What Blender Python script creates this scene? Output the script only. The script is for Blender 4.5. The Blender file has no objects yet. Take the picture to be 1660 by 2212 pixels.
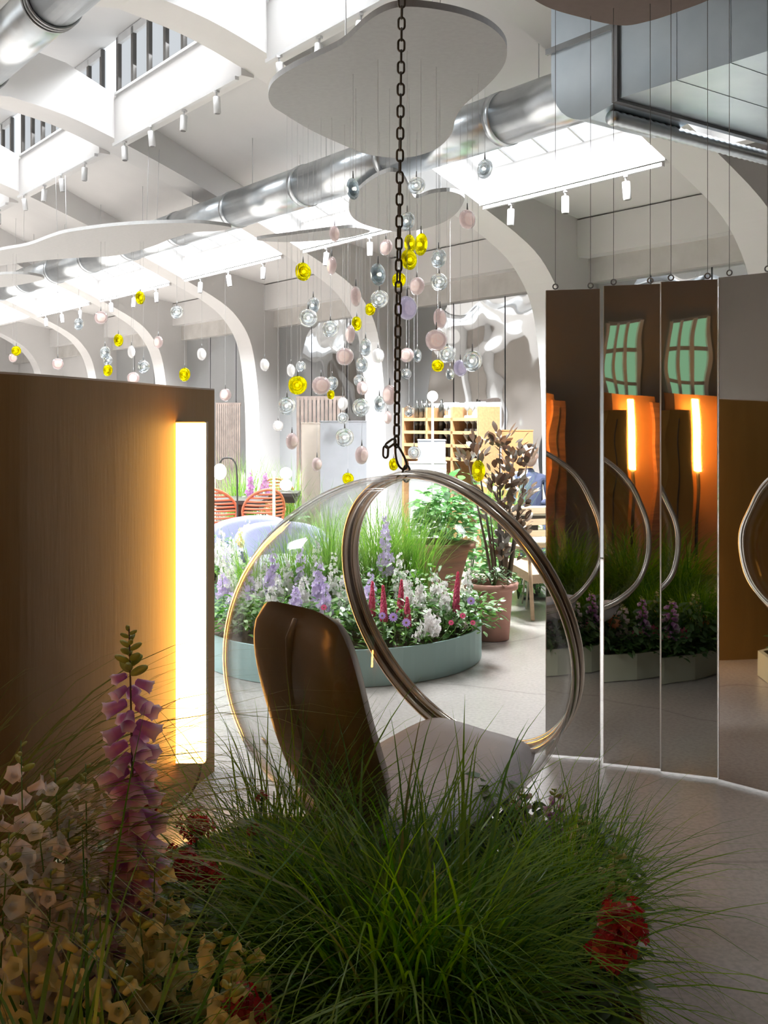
import bpy, bmesh, math, random
from mathutils import Vector, Matrix, Quaternion
random.seed(7)
rnd = random.random
def ru(a, b): return a + (b - a) * random.random()

# ------------------------------------------------------------------ camera, world, exposure
SC = bpy.context.scene
COL = SC.collection
F = 2250.0          # focal length in pixels of the 1660x2212 frame
HZ = 911.0          # horizon row
EYE = 1.5
cam_d = bpy.data.cameras.new('camera')
cam_d.sensor_fit = 'AUTO'; cam_d.sensor_width = 36.0
cam_d.lens = 36.0 * F / 2212.0
cam_d.shift_y = -(1106.0 - HZ) / 2212.0
cam_d.clip_start = 0.05; cam_d.clip_end = 200
cam = bpy.data.objects.new('camera', cam_d); COL.objects.link(cam)
cam.location = (0, 0, EYE); cam.rotation_euler = (math.pi / 2, 0, 0)
SC.camera = cam
SC.view_settings.view_transform = 'Standard'
SC.view_settings.look = 'None'
SC.view_settings.gamma = 1.0
SC.view_settings.use_curve_mapping = False
SC.view_settings.exposure = 0.2
SKY_E = 1.6          # frosted skylight glazing
SIDE_E = 0.62         # clerestory glazing
DAY_W = 660.0        # daylight through one skylight (W)
w = bpy.data.worlds.new('world'); SC.world = w; w.use_nodes = True
w.node_tree.nodes['Background'].inputs[0].default_value = (0.86, 0.93, 1.0, 1)
w.node_tree.nodes['Background'].inputs[1].default_value = 1.2
SC.cycles.caustics_reflective = False
SC.cycles.caustics_refractive = False
SC.cycles.max_bounces = 6
SC.cycles.diffuse_bounces = 2
SC.cycles.glossy_bounces = 4
SC.cycles.transmission_bounces = 6
SC.cycles.transparent_max_bounces = 24
SC.cycles.sample_clamp_indirect = 4.0

# ------------------------------------------------------------------ coordinates
def at(px, py, Z):
    return Vector(((px - 830.0) / F * Z, Z, EYE + (HZ - py) / F * Z))
def on_h(px, py, h):
    Z = (h - EYE) * F / (HZ - py)
    return Vector(((px - 830.0) / F * Z, Z, h))
TH = math.atan2(1680.0, F)
SW, CW = math.sin(TH), math.cos(TH)
def hall(u, r, h):            # u along the arcade, r across the hall, h height
    return Vector((CW * r - SW * u, SW * r + CW * u, h))
def line_u(px, r):            # u where the column of pixels px meets the plane r
    a = (px - 830.0) / F
    Z = r / (CW * a + SW)
    return -SW * a * Z + CW * Z

# ------------------------------------------------------------------ materials
MATS = {}
def nt_new(name):
    m = bpy.data.materials.new(name); m.use_nodes = True
    nt = m.node_tree; nt.nodes.clear()
    out = nt.nodes.new('ShaderNodeOutputMaterial')
    return m, nt, out
def noise_col(nt, c1, c2, scale, detail=4.0, stretch=None, island=0.0):
    tc = nt.nodes.new('ShaderNodeTexCoord')
    src = tc.outputs['Object']
    if stretch:
        mp = nt.nodes.new('ShaderNodeMapping'); mp.inputs['Scale'].default_value = stretch
        nt.links.new(src, mp.inputs[0]); src = mp.outputs[0]
    n = nt.nodes.new('ShaderNodeTexNoise'); n.inputs['Scale'].default_value = scale; n.inputs['Detail'].default_value = detail
    nt.links.new(src, n.inputs['Vector'])
    fac = n.outputs['Fac']
    if island:
        g = nt.nodes.new('ShaderNodeNewGeometry')
        mx = nt.nodes.new('ShaderNodeMix'); mx.data_type = 'FLOAT'; mx.inputs[0].default_value = island
        nt.links.new(fac, mx.inputs[2]); nt.links.new(g.outputs['Random Per Island'], mx.inputs[3]); fac = mx.outputs[0]
    cr = nt.nodes.new('ShaderNodeValToRGB')
    cr.color_ramp.elements[0].position = 0.3; cr.color_ramp.elements[1].position = 0.7
    cr.color_ramp.elements[0].color = (*c1, 1); cr.color_ramp.elements[1].color = (*c2, 1)
    nt.links.new(fac, cr.inputs[0])
    return cr.outputs[0], n, src
def mat(name, c, rough=0.6, metal=0.0, c2=None, scale=8.0, bump=0.0, bscale=40.0, emit=None, es=0.0, spec=0.5, stretch=None, detail=4.0, coat=0.0, aniso=0.0, sheen=0.0):
    m, nt, out = nt_new(name)
    b = nt.nodes.new('ShaderNodeBsdfPrincipled')
    nt.links.new(b.outputs[0], out.inputs[0])
    if c2 is None: c2 = tuple(x * 0.92 for x in c)
    col, n, src = noise_col(nt, c, c2, scale, detail, stretch)
    nt.links.new(col, b.inputs['Base Color'])
    b.inputs['Roughness'].default_value = rough; b.inputs['Metallic'].default_value = metal
    b.inputs['Specular IOR Level'].default_value = spec
    b.inputs['Coat Weight'].default_value = coat
    b.inputs['Sheen Weight'].default_value = sheen
    if aniso: b.inputs['Anisotropic'].default_value = aniso
    if bump:
        n2 = nt.nodes.new('ShaderNodeTexNoise'); n2.inputs['Scale'].default_value = bscale; n2.inputs['Detail'].default_value = 3
        nt.links.new(src, n2.inputs['Vector'])
        bp = nt.nodes.new('ShaderNodeBump'); bp.inputs['Strength'].default_value = bump; bp.inputs['Distance'].default_value = 0.01
        nt.links.new(n2.outputs['Fac'], bp.inputs['Height']); nt.links.new(bp.outputs[0], b.inputs['Normal'])
    if emit:
        b.inputs['Emission Color'].default_value = (*emit, 1); b.inputs['Emission Strength'].default_value = es
    MATS[name] = m
    return m
def leafmat(name, c1, c2, trans=0.45, gloss=0.12, rough=0.4, scale=3.0, island=0.7):
    m, nt, out = nt_new(name)
    col, n, src = noise_col(nt, c1, c2, scale, 2.0, None, island)
    d = nt.nodes.new('ShaderNodeBsdfDiffuse'); t = nt.nodes.new('ShaderNodeBsdfTranslucent'); g = nt.nodes.new('ShaderNodeBsdfGlossy')
    g.inputs['Roughness'].default_value = rough; g.inputs['Color'].default_value = (0.9, 0.95, 0.85, 1)
    hs = nt.nodes.new('ShaderNodeHueSaturation'); hs.inputs['Saturation'].default_value = 1.1; hs.inputs['Value'].default_value = 1.35
    nt.links.new(col, hs.inputs['Color'])
    nt.links.new(col, d.inputs[0]); nt.links.new(hs.outputs[0], t.inputs[0])
    mx = nt.nodes.new('ShaderNodeMixShader'); mx.inputs[0].default_value = trans
    nt.links.new(d.outputs[0], mx.inputs[1]); nt.links.new(t.outputs[0], mx.inputs[2])
    m2 = nt.nodes.new('ShaderNodeMixShader'); m2.inputs[0].default_value = gloss
    nt.links.new(mx.outputs[0], m2.inputs[1]); nt.links.new(g.outputs[0], m2.inputs[2])
    nt.links.new(m2.outputs[0], out.inputs[0])
    MATS[name] = m
    return m
def emis(name, c, s):
    m, nt, out = nt_new(name)
    e = nt.nodes.new('ShaderNodeEmission'); e.inputs[0].default_value = (*c, 1); e.inputs[1].default_value = s
    nt.links.new(e.outputs[0], out.inputs[0]); MATS[name] = m; return m
def shellglass(name, tint, ior=1.45, rough=0.0, boost=1.0):
    """thin clear shell: clear transmission plus fresnel reflection"""
    m, nt, out = nt_new(name)
    t = nt.nodes.new('ShaderNodeBsdfTransparent'); t.inputs[0].default_value = (*tint, 1)
    g = nt.nodes.new('ShaderNodeBsdfGlossy'); g.inputs['Roughness'].default_value = rough
    lw = nt.nodes.new('ShaderNodeLayerWeight'); lw.inputs[0].default_value = 0.5      # Schlick reflectance, same on both faces
    pw = nt.nodes.new('ShaderNodeMath'); pw.operation = 'POWER'; pw.inputs[1].default_value = 5.0
    nt.links.new(lw.outputs['Facing'], pw.inputs[0])
    f0 = ((ior - 1) / (ior + 1)) ** 2
    mm = nt.nodes.new('ShaderNodeMath'); mm.operation = 'MULTIPLY_ADD'; mm.inputs[1].default_value = (1 - f0) * boost; mm.inputs[2].default_value = f0; mm.use_clamp = True
    nt.links.new(pw.outputs[0], mm.inputs[0])
    mx = nt.nodes.new('ShaderNodeMixShader')
    nt.links.new(mm.outputs[0], mx.inputs[0]); nt.links.new(t.outputs[0], mx.inputs[1]); nt.links.new(g.outputs[0], mx.inputs[2])
    nt.links.new(mx.outputs[0], out.inputs[0]); MATS[name] = m; return m
def glass(name, tint, rough=0.0, ior=1.45, mixt=0.35):
    m, nt, out = nt_new(name)
    g = nt.nodes.new('ShaderNodeBsdfGlass'); g.inputs['Color'].default_value = (*tint, 1)
    g.inputs['Roughness'].default_value = rough; g.inputs['IOR'].default_value = ior
    t = nt.nodes.new('ShaderNodeBsdfTransparent'); t.inputs[0].default_value = (*tint, 1)
    mx = nt.nodes.new('ShaderNodeMixShader'); mx.inputs[0].default_value = mixt
    nt.links.new(g.outputs[0], mx.inputs[1]); nt.links.new(t.outputs[0], mx.inputs[2])
    nt.links.new(mx.outputs[0], out.inputs[0]); MATS[name] = m; return m
def mirror(name, c, wav, wscale, rough=0.015):
    m, nt, out = nt_new(name)
    g = nt.nodes.new('ShaderNodeBsdfPrincipled'); g.inputs['Base Color'].default_value = (*c, 1); g.inputs['Metallic'].default_value = 1.0
    g.inputs['Roughness'].default_value = rough
    tc = nt.nodes.new('ShaderNodeTexCoord')
    n = nt.nodes.new('ShaderNodeTexNoise'); n.inputs['Scale'].default_value = wscale; n.inputs['Detail'].default_value = 1.0
    nt.links.new(tc.outputs['Object'], n.inputs['Vector'])
    bp = nt.nodes.new('ShaderNodeBump'); bp.inputs['Strength'].default_value = 1.0; bp.inputs['Distance'].default_value = wav
    nt.links.new(n.outputs['Fac'], bp.inputs['Height']); nt.links.new(bp.outputs[0], g.inputs['Normal'])
    nt.links.new(g.outputs[0], out.inputs[0]); MATS[name] = m; return m

def floor_mat():
    m, nt, out = nt_new('polished_concrete')
    b = nt.nodes.new('ShaderNodeBsdfPrincipled'); nt.links.new(b.outputs[0], out.inputs[0])
    col, n, src = noise_col(nt, (0.42, 0.375, 0.335), (0.50, 0.46, 0.42), 1.6, 9.0)
    # fine speckle and hairline cracks
    n3 = nt.nodes.new('ShaderNodeTexNoise'); n3.inputs['Scale'].default_value = 55; n3.inputs['Detail'].default_value = 5
    nt.links.new(src, n3.inputs['Vector'])
    cr = nt.nodes.new('ShaderNodeValToRGB'); cr.color_ramp.elements[0].position = 0.35; cr.color_ramp.elements[1].position = 0.6
    cr.color_ramp.elements[0].color = (0.78, 0.77, 0.76, 1); cr.color_ramp.elements[1].color = (1, 1, 1, 1)
    nt.links.new(n3.outputs['Fac'], cr.inputs[0])
    vo = nt.nodes.new('ShaderNodeTexVoronoi'); vo.feature = 'DISTANCE_TO_EDGE'; vo.inputs['Scale'].default_value = 0.55
    mpv = nt.nodes.new('ShaderNodeMix'); mpv.data_type = 'VECTOR'; mpv.inputs[0].default_value = 0.12
    nv = nt.nodes.new('ShaderNodeTexNoise'); nv.inputs['Scale'].default_value = 2.5
    nt.links.new(src, nv.inputs['Vector']); nt.links.new(src, mpv.inputs[4]); nt.links.new(nv.outputs['Color'], mpv.inputs[5])
    nt.links.new(mpv.outputs[1], vo.inputs['Vector'])
    c2 = nt.nodes.new('ShaderNodeValToRGB'); c2.color_ramp.elements[0].position = 0.0; c2.color_ramp.elements[1].position = 0.006
    c2.color_ramp.elements[0].color = (0.62, 0.6, 0.58, 1); c2.color_ramp.elements[1].color = (1, 1, 1, 1)
    nt.links.new(vo.outputs['Distance'], c2.inputs[0])
    m1 = nt.nodes.new('ShaderNodeMix'); m1.data_type = 'RGBA'; m1.blend_type = 'MULTIPLY'; m1.inputs[0].default_value = 1
    m2 = nt.nodes.new('ShaderNodeMix'); m2.data_type = 'RGBA'; m2.blend_type = 'MULTIPLY'; m2.inputs[0].default_value = 1
    nt.links.new(col, m1.inputs[6]); nt.links.new(cr.outputs[0], m1.inputs[7])
    nt.links.new(m1.outputs[2], m2.inputs[6]); nt.links.new(c2.outputs[0], m2.inputs[7])
    nt.links.new(m2.outputs[2], b.inputs['Base Color'])
    b.inputs['Roughness'].default_value = 0.32; b.inputs['Specular IOR Level'].default_value = 1.0; b.inputs['Coat Weight'].default_value = 0.7; b.inputs['Coat Roughness'].default_value = 0.25
    MATS['floor'] = m
floor_mat()
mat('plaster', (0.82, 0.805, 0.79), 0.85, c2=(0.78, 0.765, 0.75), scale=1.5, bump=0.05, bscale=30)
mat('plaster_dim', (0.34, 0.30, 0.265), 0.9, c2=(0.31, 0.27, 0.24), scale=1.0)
mat('raw_concrete', (0.48, 0.46, 0.43), 0.9, c2=(0.62, 0.60, 0.57), scale=3.0, bump=0.3, bscale=12, detail=8)
mat('white_paint', (0.82, 0.82, 0.82), 0.45)
mat('dark_frame', (0.06, 0.055, 0.05), 0.5)
mat('galv', (0.62, 0.65, 0.67), 0.28, 1.0, c2=(0.50, 0.54, 0.57), scale=5.0, bump=0.06, bscale=3.0)
mat('galv_flat', (0.60, 0.66, 0.70), 0.33, 1.0, c2=(0.46, 0.53, 0.58), scale=2.2, bump=0.12, bscale=2.0)
mat('galv_dark', (0.22, 0.22, 0.22), 0.4, 1.0)
mat('felt_grey', (0.33, 0.33, 0.325), 0.95, c2=(0.30, 0.30, 0.295), scale=30, sheen=0.2)
mat('felt_grey_shaded', (0.15, 0.115, 0.10), 0.95, scale=30)  # grey felt with its dim warm shade put into the base colour
mat('chain_iron', (0.075, 0.07, 0.062), 0.5, 0.85, c2=(0.12, 0.105, 0.085), scale=60, bump=0.2, bscale=120)
mat('steel', (0.93, 0.87, 0.79), 0.16, 1.0, c2=(0.82, 0.74, 0.65), scale=4)
mat('steel_seam', (0.16, 0.12, 0.09), 0.3, 1.0)
mat('chrome', (0.85, 0.85, 0.86), 0.08, 1.0)
mat('wire', (0.22, 0.22, 0.22), 0.5, 0.6)
mat('wire_pale', (0.62, 0.62, 0.62), 0.4, 0.3)
mat('cushion_bronze', (0.37, 0.275, 0.195), 0.36, 0.35, c2=(0.45, 0.345, 0.25), scale=5, bump=0.5, bscale=9, sheen=0.3)
mat('cushion_silver', (0.63, 0.61, 0.63), 0.5, 0.15, c2=(0.55, 0.53, 0.55), scale=6, bump=0.35, bscale=9, sheen=0.3)
mat('wall_ochre', (0.30, 0.160, 0.036), 0.62, c2=(0.27, 0.142, 0.030), scale=14, stretch=(1, 1, 0.12), bump=0.08, bscale=60)
mat('lamp_frame', (0.25, 0.16, 0.08), 0.5)
mat('cable', (0.02, 0.02, 0.02), 0.6)
mat('mint', (0.36, 0.52, 0.50), 0.5, c2=(0.33, 0.49, 0.47), scale=2)
mat('cream_mint', (0.56, 0.57, 0.42), 0.6, c2=(0.52, 0.53, 0.39), scale=2)
mat('soil', (0.05, 0.034, 0.022), 0.95, c2=(0.09, 0.06, 0.04), scale=20, bump=0.8, bscale=60)
mat('terracotta', (0.54, 0.28, 0.215), 0.8, c2=(0.48, 0.24, 0.185), scale=7, bump=0.1)
mat('rust', (0.40, 0.19, 0.11), 0.7, c2=(0.24, 0.12, 0.08), scale=6, stretch=(0.4, 0.4, 5), bump=0.2)
mat('lavender_fabric', (0.29, 0.30, 0.44), 0.9, c2=(0.26, 0.27, 0.40), scale=60, sheen=0.3)
mat('lavender_pale', (0.48, 0.50, 0.58), 0.9, sheen=0.3)
mat('coral', (0.72, 0.20, 0.10), 0.55, c2=(0.64, 0.17, 0.09), scale=12)
mat('table_dark', (0.05, 0.047, 0.045), 0.4)
mat('table_pale', (0.74, 0.70, 0.60), 0.5)
mat('stool_cream', (0.78, 0.72, 0.56), 0.5)
mat('oak', (0.62, 0.36, 0.17), 0.5, c2=(0.50, 0.28, 0.13), scale=6, stretch=(0.5, 6, 6))
mat('pale_wood', (0.70, 0.50, 0.32), 0.5, c2=(0.60, 0.41, 0.25), scale=6, stretch=(0.5, 6, 6))
mat('beige_panel', (0.72, 0.63, 0.54), 0.8)
mat('grey_panel', (0.42, 0.43, 0.46), 0.8)
mat('orange_panel', (0.66, 0.30, 0.12), 0.7)
mat('brown_slat', (0.13, 0.10, 0.085), 0.7, c2=(0.20, 0.155, 0.13), scale=9)
mat('bottle_dark', (0.03, 0.03, 0.025), 0.12, spec=0.7)
mat('tumbler_glass', (0.55, 0.62, 0.64), 0.1, spec=0.7)
mat('skin', (0.60, 0.40, 0.31), 0.6)
mat('hair_black', (0.02, 0.018, 0.016), 0.5)
mat('cloth_navy', (0.05, 0.06, 0.11), 0.9)
mat('stem_brown', (0.13, 0.085, 0.05), 0.8)
mat('stem_purple', (0.12, 0.075, 0.07), 0.6)
leafmat('grass_fg', (0.06, 0.19, 0.006), (0.25, 0.41, 0.025), 0.55, 0.035, 0.35)
leafmat('grass_straw', (0.12, 0.15, 0.02), (0.27, 0.26, 0.07), 0.45, 0.035, 0.35)
leafmat('grass_far', (0.10, 0.24, 0.03), (0.26, 0.42, 0.09), 0.5, 0.05)
leafmat('leaf_green', (0.05, 0.17, 0.025), (0.16, 0.33, 0.06), 0.4, 0.10)
leafmat('leaf_dark', (0.03, 0.085, 0.02), (0.09, 0.17, 0.04), 0.35, 0.10)
leafmat('leaf_vine', (0.07, 0.22, 0.06), (0.18, 0.40, 0.12), 0.45, 0.12)
leafmat('leaf_maroon', (0.07, 0.035, 0.025), (0.17, 0.085, 0.045), 0.3, 0.15)
leafmat('bud_green', (0.40, 0.45, 0.10), (0.55, 0.55, 0.18), 0.4, 0.08)
leafmat('fl_purple', (0.56, 0.24, 0.54), (0.74, 0.42, 0.70), 0.5, 0.06)
def bellmat(name, c1, c2):
    m = leafmat(name, c1, c2, 0.45, 0.05); nt = m.node_tree
    tc = nt.nodes.new('ShaderNodeTexCoord'); sx = nt.nodes.new('ShaderNodeSeparateXYZ'); nt.links.new(tc.outputs['Object'], sx.inputs[0])
    cr = [n for n in nt.nodes if n.type == 'VALTORGB'][0]
    cr.color_ramp.elements[0].position = 0.55; cr.color_ramp.elements[1].position = 1.0
    nt.links.new(sx.outputs['Z'], cr.inputs[0])
bellmat('fl_foxglove', (0.60, 0.26, 0.58), (0.92, 0.74, 0.86))
leafmat('fl_lilac', (0.62, 0.50, 0.78), (0.80, 0.70, 0.90), 0.4, 0.05)
leafmat('fl_white', (0.78, 0.74, 0.72), (0.92, 0.90, 0.88), 0.4, 0.05)
leafmat('fl_blush', (0.82, 0.66, 0.62), (0.92, 0.82, 0.78), 0.4, 0.05)
leafmat('fl_cream', (0.70, 0.58, 0.24), (0.84, 0.74, 0.42), 0.4, 0.05)
leafmat('fl_red', (0.42, 0.015, 0.025), (0.68, 0.04, 0.05), 0.35, 0.06)
leafmat('fl_pink', (0.78, 0.07, 0.22), (0.92, 0.20, 0.36), 0.4, 0.05)
leafmat('fl_orange', (0.85, 0.22, 0.08), (0.95, 0.40, 0.15), 0.4, 0.05)
leafmat('fl_violet', (0.50, 0.30, 0.80), (0.66, 0.45, 0.90), 0.4, 0.05)
leafmat('fl_eye', (0.16, 0.10, 0.03), (0.30, 0.20, 0.05), 0.2, 0.05)
emis('sky_glazing', (0.93, 0.965, 1.0), SKY_E)
emis('side_glazing', (0.90, 0.95, 1.0), SIDE_E)
emis('strip_warm', (1.0, 0.52, 0.13), 12.0)
emis('strip_gold', (1.0, 0.46, 0.08), 70.0)
emis('bulb_warm', (1.0, 0.86, 0.66), 5.0)
emis('globe_white', (1.0, 0.97, 0.92), 2.6)
emis('stick_warm', (1.0, 0.86, 0.58), 2.6)
emis('niche_amber', (1.0, 0.55, 0.10), 2.2)
emis('garden_green', (0.22, 0.42, 0.24), 0.8)
shellglass('acrylic', (0.985, 0.985, 0.985), 1.49, 0.0, 1.0)
shellglass('glass_pane', (0.95, 0.98, 0.97), 1.45)
glass('pend_clear', (0.93, 0.96, 0.98))
glass('pend_smoke', (0.80, 0.85, 0.88))
glass('pend_yellow', (0.96, 0.92, 0.06))
glass('pend_rim', (0.93, 0.93, 0.95))
mat('pend_pink', (0.78, 0.60, 0.56), 0.12, c2=(0.86, 0.70, 0.66), scale=9, coat=0.5, emit=(1.0, 0.74, 0.66), es=0.30)
mat('pend_lilac', (0.62, 0.56, 0.74), 0.12, c2=(0.72, 0.66, 0.82), scale=9, coat=0.5, emit=(0.85, 0.75, 1.0), es=0.25)
mat('pend_white', (0.88, 0.86, 0.82), 0.12, coat=0.5, emit=(1.0, 0.96, 0.9), es=0.5)
mirror('mirror_bright', (0.86, 0.86, 0.86), 0.004, 2.2)
mirror('mirror_wavy', (0.80, 0.83, 0.85), 0.03, 1.3, 0.03)

# ------------------------------------------------------------------ mesh helpers
class MB:
    def __init__(s): s.v = []; s.f = []; s.sm = []
    def add(s, vs, fs, smooth=False):
        o = len(s.v); s.v += [tuple(p) for p in vs]
        for f in fs: s.f.append(tuple(i + o for i in f)); s.sm.append(smooth)
    def box(s, c, size, R=None, smooth=False):
        hx, hy, hz = size[0] / 2, size[1] / 2, size[2] / 2
        vs = [Vector((x, y, z)) for z in (-hz, hz) for y in (-hy, hy) for x in (-hx, hx)]
        if R is not None: vs = [R @ p for p in vs]
        c = Vector(c)
        s.add([p + c for p in vs], [(0, 2, 3, 1), (4, 5, 7, 6), (0, 1, 5, 4), (2, 6, 7, 3), (0, 4, 6, 2), (1, 3, 7, 5)], smooth)
    def hex8(s, p):   # 8 corners bottom 4 ccw, top 4 ccw
        s.add(p, [(3, 2, 1, 0), (4, 5, 6, 7), (0, 1, 5, 4), (1, 2, 6, 5), (2, 3, 7, 6), (3, 0, 4, 7)])
    def tube(s, pts, rad, n=8, closed=False, smooth=True, cap=True):
        pts = [Vector(p) for p in pts]; N = len(pts)
        rads = rad if isinstance(rad, (list, tuple)) else [rad] * N
        rings = []; up = None
        for i, p in enumerate(pts):
            if closed: t = pts[(i + 1) % N] - pts[i - 1]
            else: t = pts[min(i + 1, N - 1)] - pts[max(i - 1, 0)]
            if t.length < 1e-9: t = Vector((0, 0, 1))
            t.normalize()
            if up is None:
                up = Vector((0, 0, 1)) if abs(t.z) < 0.9 else Vector((1, 0, 0))
            x = up - t * up.dot(t)
            if x.length < 1e-6: x = Vector((1, 0, 0)) - t * t.x
            x.normalize(); y = t.cross(x); up = x
            rings.append([p + (x * math.cos(2 * math.pi * k / n) + y * math.sin(2 * math.pi * k / n)) * rads[i] for k in range(n)])
        vs = [q for r in rings for q in r]; fs = []
        for i in range(N if closed else N - 1):
            j = (i + 1) % N
            for k in range(n):
                k2 = (k + 1) % n
                fs.append((i * n + k, i * n + k2, j * n + k2, j * n + k))
        if cap and not closed:
            fs.append(tuple(reversed(range(n)))); fs.append(tuple((N - 1) * n + k for k in range(n)))
        s.add(vs, fs, smooth)
    def lathe(s, prof, n=24, M=None, smooth=True, closed=False):
        vs = []; fs = []; m = len(prof)
        for k in range(n):
            a = 2 * math.pi * k / n
            for (r, z) in prof: vs.append(Vector((r * math.cos(a), r * math.sin(a), z)))
        for k in range(n):
            k2 = (k + 1) % n
            for i in range(m if closed else m - 1):
                i2 = (i + 1) % m
                fs.append((k * m + i, k2 * m + i, k2 * m + i2, k * m + i2))
        if M is not None: vs = [M @ p for p in vs]
        s.add(vs, fs, smooth)
    def ell(s, c, rad, n=12, m=8, R=None, smooth=True):
        prof = [(math.sin(math.pi * i / m), -math.cos(math.pi * i / m)) for i in range(m + 1)]
        prof[0] = (0.002, -1); prof[-1] = (0.002, 1)
        M = Matrix.Translation(Vector(c)) @ (R.to_4x4() if R is not None else Matrix()) @ Matrix.Diagonal((rad[0], rad[1], rad[2], 1))
        s.lathe(prof, n, M, smooth)
    def poly_prism(s, pts, z0, z1):
        n = len(pts); vs = [(p[0], p[1], z0) for p in pts] + [(p[0], p[1], z1) for p in pts]
        fs = [tuple(reversed(range(n))), tuple(range(n, 2 * n))] + [(i, (i + 1) % n, n + (i + 1) % n, n + i) for i in range(n)]
        s.add(vs, fs)
    def ribbon(s, pts, wid, side=None, fold=0.0):
        pts = [Vector(p) for p in pts]; N = len(pts); vs = []; fs = []
        for i, p in enumerate(pts):
            t = (pts[min(i + 1, N - 1)] - pts[max(i - 1, 0)])
            sd = side if side is not None else t.cross(Vector((0, 0, 1)))
            if sd.length < 1e-6: sd = Vector((1, 0, 0))
            sd = sd.normalized(); wv = wid[i] / 2
            vs += [p + sd * wv, p - sd * wv]
        for i in range(N - 1): fs.append((2 * i, 2 * i + 1, 2 * i + 3, 2 * i + 2))
        s.add(vs, fs, True)
    def mesh(s, name):
        me = bpy.data.meshes.new(name); me.from_pydata(s.v, [], s.f); me.update()
        me.polygons.foreach_set('use_smooth', s.sm)
        return me
    def build(s, name, m, parent=None, loc=None):
        return mobj(name, s.mesh(name), m, parent, loc)
def mobj(name, me, m, parent=None, loc=None, M=None):
    o = bpy.data.objects.new(name, me); COL.objects.link(o)
    if m is not None:
        mm = MATS[m] if isinstance(m, str) else m
        if not me.materials: me.materials.append(mm)
        elif me.materials[0] != mm:
            o.material_slots[0].link = 'OBJECT'; o.material_slots[0].material = mm
    if parent is not None: o.parent = parent
    if M is not None: o.matrix_basis = M
    elif loc is not None: o.location = loc
    return o
def empty(name, loc=(0, 0, 0), rz=0.0):
    o = bpy.data.objects.new(name, None); COL.objects.link(o); o.location = loc; o.rotation_euler.z = rz
    o.empty_display_size = 0.05
    return o
def tag(o, label, cat, group=None, kind=None):
    o['label'] = label; o['category'] = cat
    if group: o['group'] = group
    if kind: o['kind'] = kind
    return o
def struct(o): o['kind'] = 'structure'; return o
def catmull(P, n=6, closed=False):
    P = [Vector(p) for p in P]; N = len(P); out = []
    for i in range(N if closed else N - 1):
        g = (lambda k: P[k % N]) if closed else (lambda k: P[max(0, min(N - 1, k))])
        p0, p1, p2, p3 = g(i - 1), g(i), g(i + 1), g(i + 2)
        for k in range(n):
            t = k / n
            out.append(0.5 * ((2 * p1) + (p2 - p0) * t + (2 * p0 - 5 * p1 + 4 * p2 - p3) * t * t + (3 * p1 - p0 - 3 * p2 + p3) * t ** 3))
    if not closed: out.append(P[-1].copy())
    return out
ORD = ['first', 'second', 'third', 'fourth', 'fifth', 'sixth', 'seventh', 'eighth', 'ninth', 'tenth', 'eleventh', 'twelfth', 'thirteenth', 'fourteenth', 'fifteenth', 'sixteenth', 'seventeenth', 'eighteenth', 'nineteenth', 'twentieth']
def ordw(i):
    if i < 20: return ORD[i]
    if i < 29: return 'twenty-' + ORD[i - 20]
    if i == 29: return 'thirtieth'
    if i < 39: return 'thirty-' + ORD[i - 30]
    return 'fortieth' if i == 39 else 'forty-' + ORD[i - 40]

# ================================================================== THE HALL
RC = 3.4                                   # crown of the vault
RIB_U = [4.875 + 3.355 * k for k in range(-2, 8)]   # far face of each rib
RIB_U[2] = 5.5
RIB_T = 0.45
U0, U1 = -4.5, 29.0
RW = 8.75                                  # arcade wall plane
RL = 2 * RC - RW                           # opposite wall plane
# floor
b = MB(); b.poly_prism([hall(U0 - 1, RL - 3, 0), hall(U0 - 1, RW + 3, 0), hall(U1, RW + 3, 0), hall(U1, RL - 3, 0)], -0.2, 0.0)
struct(b.build('floor', 'floor'))
# arched ribs
sof = catmull([(8.36, 0, 0), (8.34, 1.4, 0), (8.30, 2.1, 0), (8.2, 2.7, 0), (8.0, 3.07, 0), (7.66, 3.36, 0), (6.9, 3.72, 0), (6.2, 4.02, 0), (5.5, 4.32, 0), (4.6, 4.65, 0), (4.0, 4.83, 0), (RC, 4.92, 0)], 4)
oc = [(9.0, 0), (9.0, 1.4), (9.0, 2.1), (9.0, 2.7), (8.98, 3.2), (8.8, 3.65), (7.05, 4.08), (6.3, 4.42), (5.5, 4.75), (4.57, 5.15), (4.0, 5.4), (RC, 5.5)]
out_ = []
for i in range(len(oc) - 1):
    for k in range(4):
        t = k / 4; out_.append((oc[i][0] * (1 - t) + oc[i + 1][0] * t, oc[i][1] * (1 - t) + oc[i + 1][1] * t))
out_.append(oc[-1])
prof = [((p.x, p.y), q) for p, q in zip(sof, out_)]
prof += [((2 * RC - a[0], a[1]), (2 * RC - q[0], q[1])) for a, q in reversed(prof[:-1])]
for k, uf in enumerate(RIB_U):
    b = MB(); vs = []; fs = []; n = len(prof)
    for (a, q) in prof:
        for (u_) in (uf - RIB_T, uf):
            vs += [hall(u_, a[0], a[1]), hall(u_, q[0], q[1])]
    for i in range(n - 1):
        a, c = 4 * i, 4 * (i + 1)
        fs += [(a, c, c + 1, a + 1), (a + 2, a + 3, c + 3, c + 2), (a, a + 2, c + 2, c), (a + 1, c + 1, c + 3, a + 3)]
    fs += [(0, 1, 3, 2), tuple(4 * (n - 1) + j for j in (0, 2, 3, 1))]
    b.add(vs, fs, False)
    struct(b.build('column_%d' % (k + 1), 'plaster'))
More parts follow.
